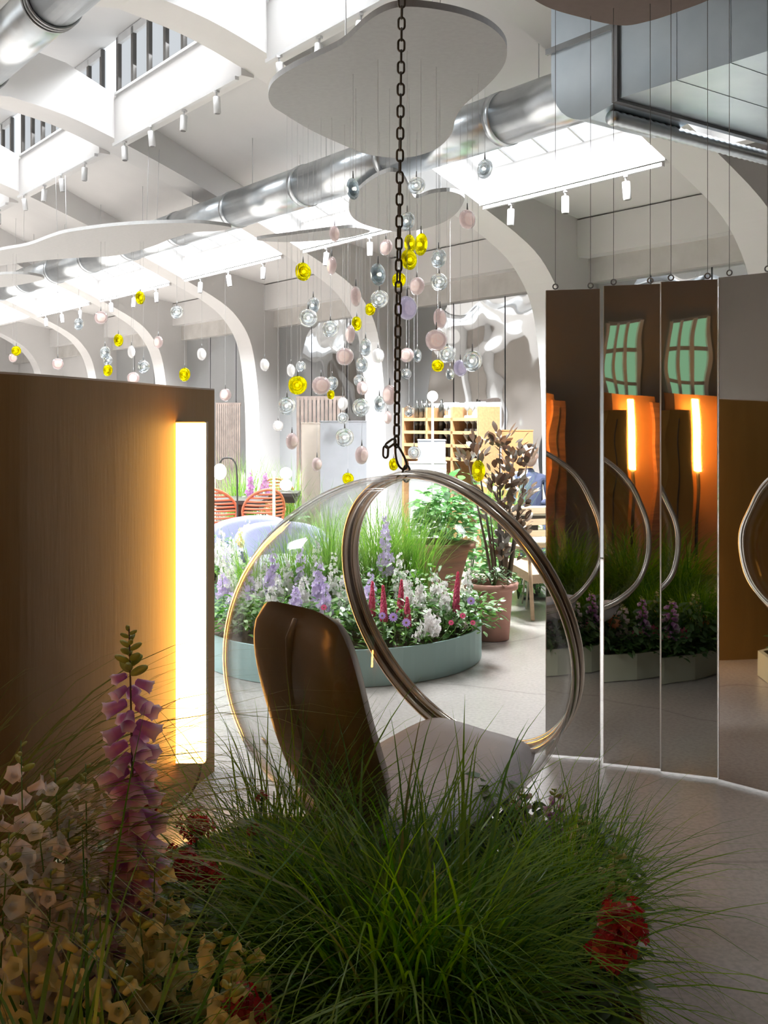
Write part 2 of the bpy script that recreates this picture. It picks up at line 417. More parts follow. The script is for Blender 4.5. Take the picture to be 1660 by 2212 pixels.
# roof slabs (continuous strips), left open where the skylights are
def strip(b, u0, u1, p, q, t=0.12):
    b.hex8([hall(u0, p[0], p[1]), hall(u1, p[0], p[1]), hall(u1, q[0], q[1]), hall(u0, q[0], q[1]),
            hall(u0, p[0], p[1] + t), hall(u1, p[0], p[1] + t), hall(u1, q[0], q[1] + t), hall(u0, q[0], q[1] + t)])
SKY_FROM = 1.55  # nearest bay opened as an added, unseen skylight to lift the foreground
b = MB()
for sgn in (0, 1):
    mr = (lambda r: r) if sgn == 0 else (lambda r: 2 * RC - r)
    strip(b, U0, U1, (mr(RW + 0.4), 3.56), (mr(7.05), 3.96))
    strip(b, U0, U1, (mr(6.3), 4.30), (mr(4.57), 5.06))
    strip(b, U0, SKY_FROM if sgn == 0 else 5.5, (mr(7.05), 3.96), (mr(6.3), 4.30))
strip(b, U0, U1, (4.62, 5.82), (2 * RC - 4.62, 5.82))
for sgn in (0, 1):
    mr = (lambda r: r) if sgn == 0 else (lambda r: 2 * RC - r)
    strip(b, U0, SKY_FROM if sgn == 0 else 5.5, (mr(4.57), 5.06), (mr(4.66), 5.06), 0.8)
struct(b.build('ceiling', 'plaster'))
# skylight glazing and clerestory glazing, bay by bay
wn = 0
def bay(k): return RIB_U[k] + 0.02, RIB_U[k + 1] - RIB_T - 0.02
pur_n = 0
def daylight(p, d, sx, sy, watts, spread, xdir):
    L = bpy.data.lights.new('daylight', 'AREA'); L.shape = 'RECTANGLE'; L.size = sx; L.size_y = sy; L.energy = watts; L.color = (0.93, 0.965, 1.0)
    L.spread = math.radians(spread)
    o = bpy.data.objects.new('skylight_daylight', L); COL.objects.link(o)
    z = -Vector(d).normalized(); x = Vector(xdir); x = (x - z * x.dot(z)).normalized(); y = z.cross(x)
    o.matrix_world = Matrix(((x.x, y.x, z.x, p.x), (x.y, y.y, z.y, p.y), (x.z, y.z, z.z, p.z), (0, 0, 0, 1)))
    return o
for k in range(1, 8):  # nearest bay's lights are added out of view to brighten chair and floor
    ua, ub = bay(k); um = (ua + ub) / 2
    for sgn in (0, 1):
        if sgn == 1 and k < 2: continue
        mr = (lambda r: r) if sgn == 0 else (lambda r: 2 * RC - r)
        pa, pb = hall(um, mr(7.05), 3.98), hall(um, mr(6.3), 4.32)
        daylight((pa + pb) / 2, Vector((0, 0, -1)), ub - ua - .1, .70, DAY_W * (0.09 if k == 1 else (0.4 if (k == 2 and sgn) else 1.0)), 120, hall(1, 0, 0))
        daylight(hall(um, mr(4.52), 5.4), hall(0, -.4 if sgn == 0 else .4, -1.0), ub - ua - .1, .55, DAY_W * .22 * (0.16 if k == 1 else (0.4 if (k == 2 and sgn) else 1.0)), 95, hall(1, 0, 0))
for k in range(1, len(RIB_U) - 1):  # nearest bay's glazing is unseen, added along with its lights
    ua, ub = bay(k)
    for sgn in (0, 1):
        if sgn == 1 and k < 2: continue
        mr = (lambda r: r) if sgn == 0 else (lambda r: 2 * RC - r)
        wn += 1
        b = MB(); strip(b, ua, ub, (mr(7.05), 4.02), (mr(6.3), 4.36), 0.02)
        o = struct(b.build('window_%d' % wn, 'sky_glazing'))
        for j in range(1, 5):
            uu = ua + (ub - ua) * j / 5
            b = MB(); strip(b, uu - 0.012, uu + 0.012, (mr(7.05), 4.0), (mr(6.3), 4.34), 0.02)
            b.build('glazing_bar', 'white_paint', o)
        wn += 1
        b = MB(); strip(b, ua, ub, (mr(4.62), 5.1), (mr(4.64), 5.1), 0.7)
        o = struct(b.build('window_%d' % wn, 'side_glazing'))
        nb = 7
        for j in range(nb + 1):
            uu = ua + (ub - ua) * j / nb
            b = MB(); strip(b, uu - 0.03, uu + 0.03, (mr(4.575), 5.08), (mr(4.615), 5.08), 0.72)
            b.build('glazing_bar', 'dark_frame', o)
        b = MB(); strip(b, ua, ub, (mr(4.54), 5.14), (mr(4.565), 5.14), 0.03); b.build('sill_rail', 'white_paint', o)
        b = MB(); strip(b, ua, ub, (mr(4.575), 5.72), (mr(4.615), 5.72), 0.09); b.build('head_rail', 'white_paint', o)
# purlins between the ribs
for k in range(1, len(RIB_U) - 1):
    ua, ub = bay(k); ua -= 0.02; ub += 0.02
    for (r0, r1, h0, t) in ((7.0, 7.12, 3.66, 0.34), (4.55, 4.68, 4.60, 0.5)):
        for sgn in (0, 1):
            if sgn and r0 > 6: pass
            mr = (lambda r: r) if sgn == 0 else (lambda r: 2 * RC - r)
            pur_n += 1
            b = MB(); strip(b, ua, ub, (mr(r0), h0), (mr(r1), h0), t); struct(b.build('beam_%d' % pur_n, 'plaster'))
# arcade wall: lintel, raw concrete band, mirror sheets between columns
b = MB()
strip(b, U0, U1, (8.42, 3.28), (8.62, 3.28), 0.4)
struct(b.build('lintel_1', 'plaster'))
b = MB(); strip(b, U0, U1, (8.6, 3.02), (8.72, 3.02), 0.3); struct(b.build('lintel_2', 'raw_concrete'))
b = MB(); strip(b, U0, U1, (RW, 0), (RW + 0.2, 0), 3.8); struct(b.build('wall_right', 'plaster'))
k2 = 0
for k in range(1, 7):
    ua, ub = bay(k)
    grp = 'mirror sheets in the arcade'
    names = ['behind the hanging mirrors', 'behind the shelving', 'behind the glass pendants', 'beside the third arch', 'beside the fourth arch', 'at the far end']
    root = empty('arcade_mirror', hall((ua + ub) / 2, 8.7, 0.02))
    tag(root, 'tall wavy mirror sheets filling the arcade bay ' + names[k - 1], 'mirror', grp)
    for j in range(3):
        a0 = ua + (ub - ua) * j / 3 + 0.01; a1 = ua + (ub - ua) * (j + 1) / 3 - 0.01
        b = MB(); strip(b, a0, a1, (8.70, 0.02), (8.73, 0.02), 3.0)
        o = b.build('mirror_sheet', 'mirror_wavy', root); o.matrix_parent_inverse = Matrix.Translation(root.location).inverted()
# end wall and opposite wall (seen in the mirrors)
b = MB(); b.hex8([hall(U1 - .3, RL - 3, 0), hall(U1, RL - 3, 0), hall(U1, RW + 3, 0), hall(U1 - .3, RW + 3, 0), hall(U1 - .3, RL - 3, 6), hall(U1, RL - 3, 6), hall(U1, RW + 3, 6), hall(U1 - .3, RW + 3, 6)])
struct(b.build('wall_back', 'plaster'))
b = MB(); b.hex8([hall(U0 - .3, RL - 3, 0), hall(U0, RL - 3, 0), hall(U0, RW + 3, 0), hall(U0 - .3, RW + 3, 0), hall(U0 - .3, RL - 3, 6), hall(U0, RL - 3, 6), hall(U0, RW + 3, 6), hall(U0 - .3, RW + 3, 6)])
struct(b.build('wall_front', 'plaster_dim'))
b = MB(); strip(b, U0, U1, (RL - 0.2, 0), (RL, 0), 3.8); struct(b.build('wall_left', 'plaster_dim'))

# ================================================================== CURVED LAMP WALL
WH = 1.635
cw = catmull([(-.728, 4.47, 0), (-.82, 4.1, 0), (-.915, 3.55, 0), (-1.012, 3.12, 0), (-1.09, 2.91, 0), (-1.32, 2.52, 0), (-1.75, 2.2, 0), (-2.35, 2.05, 0)], 5)
nrm = []
for i, p in enumerate(cw):
    t = (cw[min(i + 1, len(cw) - 1)] - cw[max(i - 1, 0)]).normalized()
    nrm.append(Vector((t.y, -t.x, 0)))
bk = [p + n_ * 0.16 for p, n_ in zip(cw, nrm)]
# outward side must be away from the room (to the left)
if bk[3].x > cw[3].x: bk = [p - n_ * 0.16 for p, n_ in zip(cw, nrm)]
end = []
c0 = (cw[0] + bk[0]) / 2; rr = (cw[0] - c0)
dirf = Vector((rr.y, -rr.x, 0))
if dirf.y < 0: dirf = -dirf
for k in range(1, 6):
    a = math.pi * k / 6
    end.append(c0 + (-rr) * math.cos(math.pi - a) * 1.0 + dirf * math.sin(a) * 0.35 if False else c0 + rr * math.cos(a) + dirf * 0.45 * math.sin(a))
root = empty('curved_partition', (-0.95, 3.4, 0))
tag(root, 'ochre brown curved partition wall with a tall light strip at its end', 'partition')
b = MB(); poly = cw + list(reversed(bk)) + list(reversed(end))
n = len(poly); vs = [(p.x, p.y, 0.0) for p in poly] + [(p.x, p.y, WH) for p in poly]
m_ = len(cw)
fs = [(i, (i + 1) % n, n + (i + 1) % n, n + i) for i in range(n)]
# top and bottom as quads between the two faces
for i in range(m_ - 1):
    j = 2 * m_ - 1 - i
    fs += [(n + i, n + i + 1, n + j - 1, n + j), (i, j, j - 1, i + 1)]
fs += [tuple([n + 0, n + 2 * m_ - 1] + [n + 2 * m_ + q for q in range(5)]), tuple([2 * m_ - 1, 0] + [2 * m_ + q for q in reversed(range(5))])]
b.add(vs, fs, False)
o = b.build('wall_body', 'wall_ochre', root); o.matrix_parent_inverse = Matrix.Translation(root.location).inverted()
b = MB()
for i in range(m_ - 1):
    a, c = cw[i], cw[i + 1]; a2, c2 = bk[i], bk[i + 1]
    b.hex8([(a.x, a.y, WH), (c.x, c.y, WH), (c2.x, c2.y, WH), (a2.x, a2.y, WH), (a.x, a.y, WH + .006), (c.x, c.y, WH + .006), (c2.x, c2.y, WH + .006), (a2.x, a2.y, WH + .006)])
o = b.build('cap_strip', 'beige_panel', root); o.matrix_parent_inverse = Matrix.Translation(root.location).inverted()
# lamp
ZL = 4.08
xl, xr_ = (377 - 830) / F * ZL, (441 - 830) / F * ZL
hb, ht = EYE + (HZ - 1651) / F * ZL, EYE + (HZ - 911) / F * ZL
lamp = empty('strip_lamp', ((xl + xr_) / 2, ZL + 0.05, hb))
tag(lamp, 'tall glowing warm white light strip fixed to the curved ochre wall', 'lamp')
def pinv(o, r): o.matrix_parent_inverse = Matrix.Translation(r.location).inverted(); return o
b = MB(); b.box(((xl + xr_) / 2, ZL + 0.055, (hb + ht) / 2), (xr_ - xl, 0.08, ht - hb)); housing = pinv(b.build('housing', 'lamp_frame', lamp), lamp)
b = MB(); b.box(((xl + xr_) / 2 + .003, ZL + 0.020, (hb + ht) / 2), (xr_ - xl - 0.004, 0.04, ht - hb - 0.008)); b.build('diffuser', 'strip_warm', housing)
cab = catmull([(xr_ - .02, ZL + .04, hb), (xr_ - .025, ZL + .01, hb - .06), (xr_ - .06, ZL - .04, .04), (xr_ - .13, ZL - .12, .008), (xr_ - .24, ZL - .25, .006), (xr_ - .30, ZL - .6, .006)], 6)
b = MB(); b.tube(cab, 0.005, 6); pinv(b.build('power_cord', 'cable', lamp), lamp)

# ================================================================== BUBBLE CHAIR
ZC = 3.2
S = at(865, 1405, ZC); R_ = 0.54
nv = Vector((0.70, 0.63, 0.33)).normalized()       # opening faces right, away and a little up
dcut = 0.257
rring = math.sqrt(R_ * R_ - dcut * dcut)
Q = Vector((0, 0, 1)).rotation_difference(nv).to_matrix().to_4x4()
MBUB = Matrix.Translation(S) @ Q
chair = empty('bubble_chair', (S.x, S.y, S.z - R_))
tag(chair, 'clear acrylic hanging bubble chair with steel rim and brown cushions', 'chair')
th_end = math.acos(dcut / R_)
outer = [(R_ * math.sin(a), R_ * math.cos(a)) for a in [math.pi - 0.002 - (math.pi - 0.002 - th_end) * i / 36 for i in range(37)]]
inner = [((R_ - .007) * math.sin(a), (R_ - .007) * math.cos(a)) for a in [math.pi - 0.002 - (math.pi - 0.002 - th_end) * i / 36 for i in range(37)]]
b = MB(); b.lathe(outer + list(reversed(inner)), 72, MBUB, True, True)
pinv(b.build('shell', 'acrylic', chair), chair)
# rim: steel tube, seam grooves, acrylic flange
def ring_pts(rad, z, n=96):
    return [MBUB @ Vector((rad * math.cos(2 * math.pi * k / n), rad * math.sin(2 * math.pi * k / n), z)) for k in range(n)]
b = MB(); b.tube(ring_pts(rring + .004, dcut + .004), 0.0155, 12, True); rim = pinv(b.build('rim', 'steel', chair), chair)
b = MB(); b.tube(ring_pts(rring + .013, dcut - .012), 0.006, 8, True); b.build('rim_bead', 'steel_seam', rim)
b = MB(); b.tube(ring_pts(rring + .013, dcut - .029), 0.0115, 10, True); b.build('rim_outer', 'steel', rim)
b = MB(); b.tube(ring_pts(rring - .009, dcut + .011), 0.005, 8, True); b.build('rim_lip', 'steel', rim)
# cushions : f forward, s sideways (towards the viewer's right), up
fh = Vector((nv.x, nv.y, 0)).normalized(); sh = Vector((fh.y, -fh.x, 0))
def cpt(f, s_, h): return S + fh * f + sh * s_ + Vector((0, 0, h))
def cushion(name, m, corners_fn, nu=14, nv_=18, thick=0.06):
    """closed puffy pad over a (u,v) sheet: mid-surface point and normal from corners_fn"""
    bb = MB(); top = []; bot = []
    for i in range(nu + 1):
        for j in range(nv_ + 1):
            u_, v_ = i / nu * 2 - 1, j / nv_ * 2 - 1
            # superellipse remap to round the corners
            k = (1 - 0.18 * v_ ** 4); kv = (1 - 0.12 * u_ ** 4)
            p, n_ = corners_fn(u_ * k, v_ * kv)
            e = max(0.0, 1 - abs(u_) ** 5) ** 0.5 * max(0.0, 1 - abs(v_) ** 5) ** 0.5
            top.append(p + n_ * thick * e); bot.append(p - n_ * thick * e)
    W = nv_ + 1; N = len(top); fs = []
    for i in range(nu):
        for j in range(nv_):
            a, c, d, e = i * W + j, (i + 1) * W + j, (i + 1) * W + j + 1, i * W + j + 1
            fs.append((a, c, d, e)); fs.append((N + e, N + d, N + c, N + a))
    def side(a, c): fs.append((a, N + a, N + c, c))
    for i in range(nu): side((i + 1) * W, i * W); side(i * W + nv_, (i + 1) * W + nv_)
    for j in range(nv_): side(j, j + 1); side(nu * W + j + 1, nu * W + j)
    bb.add(top + bot, fs, True)
    return pinv(bb.build(name, m, chair), chair)
def back_fn(u_, v_):          # v_ -1 bottom .. 1 top
    h = -0.125 + 0.315 * v_
    f = -0.345 - 0.105 * v_ + 0.03 * v_ * v_
    f += 0.03 * u_ * u_
    p = cpt(f, 0.215 * u_, h)
    n_ = (fh * 0.94 + Vector((0, 0, 0.34))).normalized()
    return p, n_
backc = cushion('back_cushion', 'cushion_bronze', back_fn, 14, 18, 0.066)
def seat_fn(u_, v_):          # v_ -1 at the back .. 1 at the front lip
    f = 0.08 + 0.33 * v_
    h = -0.445 + 0.065 * v_ + 0.05 * v_ * v_ + 0.02 * u_ * u_
    p = cpt(f, 0.31 * u_ * (1 - 0.12 * max(0, v_)), h)
    return p, (Vector((0, 0, 1)) - fh * 0.12).normalized()
cushion('seat_cushion', 'cushion_silver', seat_fn, 14, 16, 0.055)
# stitched ridge down the back of the cushion
rp = []
for k in range(13):
    v_ = 0.96 - 1.8 * k / 12
    p, n_ = back_fn(0.30 - 0.22 * math.sin(k / 12 * 2.6), v_)
    rp.append(p - n_ * (0.060 if k else 0.04))
b = MB(); b.tube(rp, [0.006] + [0.011] * 11 + [0.006], 8); b.build('cushion_piping', 'cushion_bronze', backc)

# ================================================================== CHAIN
def link_mesh(L, W, r, n=8):
    pts = []; hw = W / 2 - r; hl = L / 2 - r - hw
    for k in range(9): a = math.pi * k / 8; pts.append((hw * math.cos(a), 0, hl + hw * math.sin(a)))
    for k in range(9): a = math.pi + math.pi * k / 8; pts.append((hw * math.cos(a), 0, -hl + hw * math.sin(a)))
    bb = MB(); bb.tube(pts, r, n, True); return bb.mesh('chain_link')
LK = link_mesh(0.0445, 0.0265, 0.0036)
pt0 = at(857, 962, ZC + 0.02); pt1 = at(868.5, 3, ZC + 0.02)
dch = (pt1 - pt0).normalized()
top_ring = max(ring_pts(rring + .004, dcut, 400), key=lambda p: p.z - 0.9 * abs(p.x / p.y - (873 - 830) / F) * 3.2)
chain = empty('hanging_chain', pt0); tag(chain, 'dark iron link chain holding up the bubble chair', 'chain')
pitch = 0.0340
nlk = int((4.78 - pt0.z) / pitch)
qz = Vector((0, 0, 1)).rotation_difference(dch)
for i in range(nlk):
    p = dch * (0.012 + pitch * i)
    tw = math.radians(90 * (i % 2) + 12 + 45 * min(1, i / 42.0) * (1 if i < 42 else 0) - (0 if i < 42 else 0))
    tw = math.radians(90 * (i % 2) + 52 - 50 * min(1.0, i / 30.0) + ru(-3, 3))
    M = Matrix.Translation(p) @ (qz @ Quaternion((0, 0, 1), tw)).to_matrix().to_4x4()
    mobj('chain_link', LK, 'chain_iron', chain, M=M)
# hook link down to the rim and the two loose end links
b = MB(); k0 = pt0; k1 = Vector((top_ring.x, top_ring.y, top_ring.z + 0.012))
mid = (k0 + k1) / 2
ax = (k1 - k0); L_ = ax.length
loop = []
for k in range(24):
    a = 2 * math.pi * k / 24
    t = 0.5 - 0.56 * math.cos(a); wv = 0.013 * math.sin(a) * (0.55 + 0.9 * t)
    loop.append(k0 + ax * t * 0.86 + Vector((wv, 0, 0)))
b.tube(loop, 0.0036, 8, True); pinv(b.build('snap_hook', 'chain_iron', chain), chain)
b = MB(); loop = []
for k in range(24):
    a = 2 * math.pi * k / 24
    loop.append(Vector((top_ring.x + 0.006 + 0.012 * math.cos(a), top_ring.y + 0.010 * math.cos(a), top_ring.z + 0.006 + 0.026 * math.sin(a))))
b.tube(loop, 0.0036, 8, True); pinv(b.build('shackle', 'chain_iron', chain), chain)
for (pa, pb) in (((855, 950), (833, 966)), ((834, 962), (833, 990))):
    a_, c_ = at(pa[0], pa[1], ZC + .01), at(pb[0], pb[1], ZC + .01)
    q = Vector((0, 0, 1)).rotation_difference((c_ - a_).normalized())
    M = Matrix.Translation((a_ + c_) / 2 - pt0) @ (q @ Quaternion((0, 0, 1), 0.7)).to_matrix().to_4x4()
    mobj('chain_link', LK, 'chain_iron', chain, M=M)

# ================================================================== HANGING MIRRORS
def panel_ends(p0, p1, Zc, tilt):
    c = Vector(((p0 + p1) / 2 - 830, F, 0)) * (Zc / F); t = math.tan(math.radians(tilt)); ends = []
    for p in (p0, p1):
        a = (p - 830) / F; z = (c.y + t * c.x) / (1 + t * a); ends.append((a * z, z))
    return tuple(ends)
MP = [panel_ends(1181, 1296, 4.64, 13), panel_ends(1306, 1426, 4.51, 18), panel_ends(1430, 1550, 4.40, 21), ((1.40, 4.339), (1.575, 4.165))]
mlab = ['right beside the white column', 'second from the white column', 'third from the white column', 'cut off by the picture edge']
for k, (a, c) in enumerate(MP):
    a = Vector((a[0], a[1], 0)); c = Vector((c[0], c[1], 0)); d = (c - a).normalized(); nn = Vector((d.y, -d.x, 0))
    if nn.y > 0: nn = -nn
    rz = math.atan2(d.y, d.x); Wd = (c - a).length
    root = empty('mirror_panel', ((a + c) / 2).to_tuple(), rz)
    tag(root, 'tall frameless mirror panel hanging on wires, ' + mlab[k], 'mirror', 'hanging mirror panels')
    z0, z1 = 0.012, 2.088 + 0.004 * k
    b = MB(); b.box((0, 0, (z0 + z1) / 2), (Wd, 0.012, z1 - z0)); b.build('mirror_glass', 'mirror_bright', root)
    for sx in (-1, 1):
        b = MB(); b.box((sx * (Wd / 2 + .0015), 0, (z0 + z1) / 2), (0.003, 0.014, z1 - z0)); b.build('edge_strip', 'white_paint', root)
        x = sx * Wd * 0.33
        pts = [(x + 0.011 * math.cos(t), 0, z1 + 0.016 + 0.011 * math.sin(t)) for t in [2 * math.pi * q / 16 for q in range(16)]]
        b = MB(); b.tube(pts, 0.0032, 6, True); b.build('eye_bolt', 'wire', root)
        b = MB(); b.tube([(x, 0, z1 + 0.028), (x, 0, 3.9)], 0.0013, 5); b.build('suspension_wire', 'wire', root)

# ================================================================== DUCTS
DR, DH, DRAD = 5.66, 3.88, 0.205
duct = empty('spiral_duct', hall(12, DR, DH - DRAD)); tag(duct, 'long round galvanized duct running under the skylights', 'duct')
segs = [4.55 + 1.45 * i for i in range(17)]
for i in range(len(segs) - 1):
    b = MB(); b.tube([hall(segs[i] + .004, DR, DH), hall(segs[i + 1] - .004, DR, DH)], DRAD, 36); pinv(b.build('duct_section', 'galv', duct), duct)
    b = MB(); b.tube([hall(segs[i + 1] - .035, DR, DH), hall(segs[i + 1] + .035, DR, DH)], DRAD + .008, 36); pinv(b.build('joint_collar', 'galv', duct), duct)
for i in range(3):
    b = MB(); u_ = 4.72 + i * .06
    b.tube([hall(u_ + DRAD * 0, DR + (DRAD + .01) * math.cos(2 * math.pi * q / 40), DH + (DRAD + .01) * math.sin(2 * math.pi * q / 40)) for q in range(40)], 0.011, 6, True); pinv(b.build('clamp_ring', 'galv_dark', duct), duct)
for i in range(0, 16, 1):
    u_ = 5.6 + 1.45 * i
    b = MB(); b.tube([hall(u_, DR - 0.02, DH + DRAD), hall(u_, DR - 0.02, 4.9)], 0.004, 5); pinv(b.build('hanger_rod', 'wire_pale', duct), duct)
D2R, D2H, D2 = 2.25, 4.15, 0.175
duct2 = empty('spiral_duct', hall(6, D2R, D2H - D2)); tag(duct2, 'large round galvanized duct cut by the top corner of the picture', 'duct')
for i in range(9):
    ua, ub = 2.0 + 1.5 * i, 2.0 + 1.5 * (i + 1)
    b = MB(); b.tube([hall(ua, D2R, D2H), hall(ub, D2R, D2H)], D2, 40); pinv(b.build('duct_section', 'galv', duct2), duct2)
    for q in range(3):
        b = MB(); uu = ub - .04 + .04 * q
        b.tube([hall(uu, D2R + (D2 + .006) * math.cos(2 * math.pi * t / 40), D2H + (D2 + .006) * math.sin(2 * math.pi * t / 40)) for t in range(40)], 0.010, 6, True); pinv(b.build('joint_ring', 'galv_dark', duct2), duct2)
# rectangular trunk with riser
tr = empty('rectangular_duct', hall(3.5, 5.3, 3.34)); tag(tr, 'boxy sheet metal duct trunk with riser in the top right corner', 'duct')
TR0, TR1, TH0, TH1 = 4.67, 6.5, 3.36, 3.78
b = MB(); b.hex8([hall(-3, TR0, TH0), hall(4.0, TR0, TH0), hall(4.0, TR1, TH0), hall(-3, TR1, TH0), hall(-3, TR0, TH1), hall(4.0, TR0, TH1), hall(4.0, TR1, TH1), hall(-3, TR1, TH1)])
pinv(b.build('trunk', 'galv_flat', tr), tr)
for i in range(9):   # pressed ribs across the side and the belly
    u_ = 3.6 - 0.34 * i
    b = MB(); b.hex8([hall(u_ - .012, TR0 - .003, TH0 - .003), hall(u_ + .012, TR0 - .003, TH0 - .003), hall(u_ + .012, TR1, TH0 - .003), hall(u_ - .012, TR1, TH0 - .003),
                      hall(u_ - .012, TR0 - .003, TH1), hall(u_ + .012, TR0 - .003, TH1), hall(u_ + .012, TR1, TH0), hall(u_ - .012, TR1, TH0)])
    pinv(b.build('stiffener', 'galv_flat', tr), tr)
b = MB()
for (h0, h1, ra, rb) in ((TH0 - .02, TH1 + .02, TR0 - .02, TR0), (TH0 - .02, TH0, TR0, TR1)):
    b.hex8([hall(3.99, ra, h0), hall(4.03, ra, h0), hall(4.03, rb, h0), hall(3.99, rb, h0), hall(3.99, ra, h1), hall(4.03, ra, h1), hall(4.03, rb, h1), hall(3.99, rb, h1)])
pinv(b.build('flange', 'galv_dark', tr), tr)
# riser: side profile in (u,h) with a rounded lower corner
rad = .30; pr = [(4.03, TH1 + .50), (4.03, TH0 - .02)]
for k in range(9):
    a = math.pi / 2 * k / 8; pr.append((4.53 - rad + rad * math.sin(a), TH0 - .06 + rad - rad * math.cos(a)))
pr.append((4.53, TH1 + .50))
b = MB(); n = len(pr)
vs = [hall(p[0], TR0, p[1]) for p in pr] + [hall(p[0], TR0 + .68, p[1]) for p in pr]
b.add(vs, [tuple(range(n)), tuple(reversed(range(n, 2 * n)))] + [(i, n + i, n + (i + 1) % n, (i + 1) % n) for i in range(n)])
pinv(b.build('riser', 'galv_flat', tr), tr)
b = MB(); b.hex8([hall(4.0, TR0 - .02, TH1 - .015), hall(4.56, TR0 - .02, TH1 - .015), hall(4.56, TR0, TH1 - .015), hall(4.0, TR0, TH1 - .015), hall(4.0, TR0 - .02, TH1 + .02), hall(4.56, TR0 - .02, TH1 + .02), hall(4.56, TR0, TH1 + .02), hall(4.0, TR0, TH1 + .02)])
pinv(b.build('flange', 'galv_dark', tr), tr)
fx = empty('flexible_duct', hall(4.2, 5.6, 3.16)); tag(fx, 'ribbed silver flexible duct below the boxy metal trunk', 'duct')
b = MB(); b.tube([hall(4.10, 4.72 + .03 * i, 3.285) for i in range(76)], [0.040 + (0.007 if i % 2 else 0) for i in range(76)], 16); pinv(b.build('duct_body', 'galv', fx), fx)

# ================================================================== CEILING CLOUDS
CH = 3.53
clouds = {
 'a': [(580, 205), (590, 178), (625, 152), (680, 125), (740, 95), (790, 50), (830, 25), (870, 15), (930, 18), (1000, 32), (1055, 55), (1088, 85), (1096, 115), (1085, 148), (1050, 188), (1005, 225), (985, 255), (975, 290), (945, 320), (900, 337), (850, 341), (790, 332), (730, 308), (670, 280), (612, 245), (588, 228)],
 'b': [(754, 450), (760, 428), (790, 398), (822, 378), (850, 371), (872, 384), (886, 410), (900, 428), (932, 418), (972, 414), (998, 422), (1003, 434), (985, 462), (950, 484), (900, 497), (850, 500), (795, 488), (764, 472)],
 'c': [(-60, 556), (0, 541), (60, 530), (110, 512), (150, 501), (240, 489), (330, 483), (420, 482), (470, 486), (500, 492), (470, 499), (420, 502), (370, 516), (320, 535), (250, 552), (150, 558), (60, 566), (-60, 580)],
 'd': [(-80, 602), (0, 593), (60, 593), (96, 602), (60, 612), (0, 621), (-80, 628)],
 'e': [(555, 518), (640, 506), (720, 496), (770, 492), (800, 500), (760, 512), (700, 519), (620, 523)],
}
clab = {'a': 'large grey kidney-shaped ceiling cloud behind the chain', 'b': 'smaller grey cloud panel seen below the large one', 'c': 'long pale cloud panel above the ochre wall', 'd': 'small pale cloud panel at the picture edge above the ochre wall', 'e': 'thin sliver of cloud panel beside the round duct'}
CPOLY = {}
for key, pl in clouds.items():
    W_ = [on_h(x, y, CH) for (x, y) in pl]
    W2 = catmull(W_, 5, True); CPOLY[key] = [(p.x, p.y) for p in W2]
    c = sum(W2, Vector()) / len(W2)
    root = empty('ceiling_cloud', (c.x, c.y, CH)); tag(root, clab[key], 'ceiling panel', 'acoustic ceiling clouds')
    bm = bmesh.new(); vv = [bm.verts.new((p.x - c.x, p.y - c.y, 0)) for p in W2]
    fc = bm.faces.new(vv); ret = bmesh.ops.extrude_face_region(bm, geom=[fc])
    for g in ret['geom']:
        if isinstance(g, bmesh.types.BMVert): g.co.z += 0.035
    bmesh.ops.recalc_face_normals(bm, faces=bm.faces[:])
    me = bpy.data.meshes.new('panel'); bm.to_mesh(me); bm.free(); mobj('panel', me, 'felt_grey', root)
    for q in (0.12, 0.37, 0.62, 0.87):
        p = W2[int(q * len(W2))]; p = Vector(((p.x - c.x) * .6, (p.y - c.y) * .6, 0.035))
        b = MB(); b.tube([p, (p.x * 1.05, p.y * 1.05, 0.95)], 0.0025, 5); b.build('suspension_wire', 'wire_pale', root)
bp = [on_h(x, y, 3.30) for (x, y) in [(1085, -70), (1130, -20), (1180, 14), (1250, 36), (1340, 55), (1405, 45), (1475, 22), (1545, -6), (1640, -60), (1700, -120), (1500, -260), (1200, -200)]]
W2 = catmull(bp, 5, True); c = sum(W2, Vector()) / len(W2)
bm = bmesh.new(); fc = bm.faces.new([bm.verts.new((p.x - c.x, p.y - c.y, 0)) for p in W2]); ret = bmesh.ops.extrude_face_region(bm, geom=[fc])
for g in ret['geom']:
    if isinstance(g, bmesh.types.BMVert): g.co.z += 0.035
bmesh.ops.recalc_face_normals(bm, faces=bm.faces[:])
root = empty('ceiling_cloud', (c.x, c.y, 3.30)); tag(root, 'grey cloud panel with shade put in its colour, in front of the boxy metal duct', 'ceiling panel', 'acoustic ceiling clouds')
me = bpy.data.meshes.new('panel'); bm.to_mesh(me); bm.free(); mobj('panel', me, 'felt_grey_shaded', root)
for (dx, dy) in ((-.3, 0), (.3, .05), (0, -.2)):
    b = MB(); b.tube([(dx, dy, .035), (dx, dy, 1.4)], 0.0025, 5); b.build('suspension_wire', 'wire_pale', root)

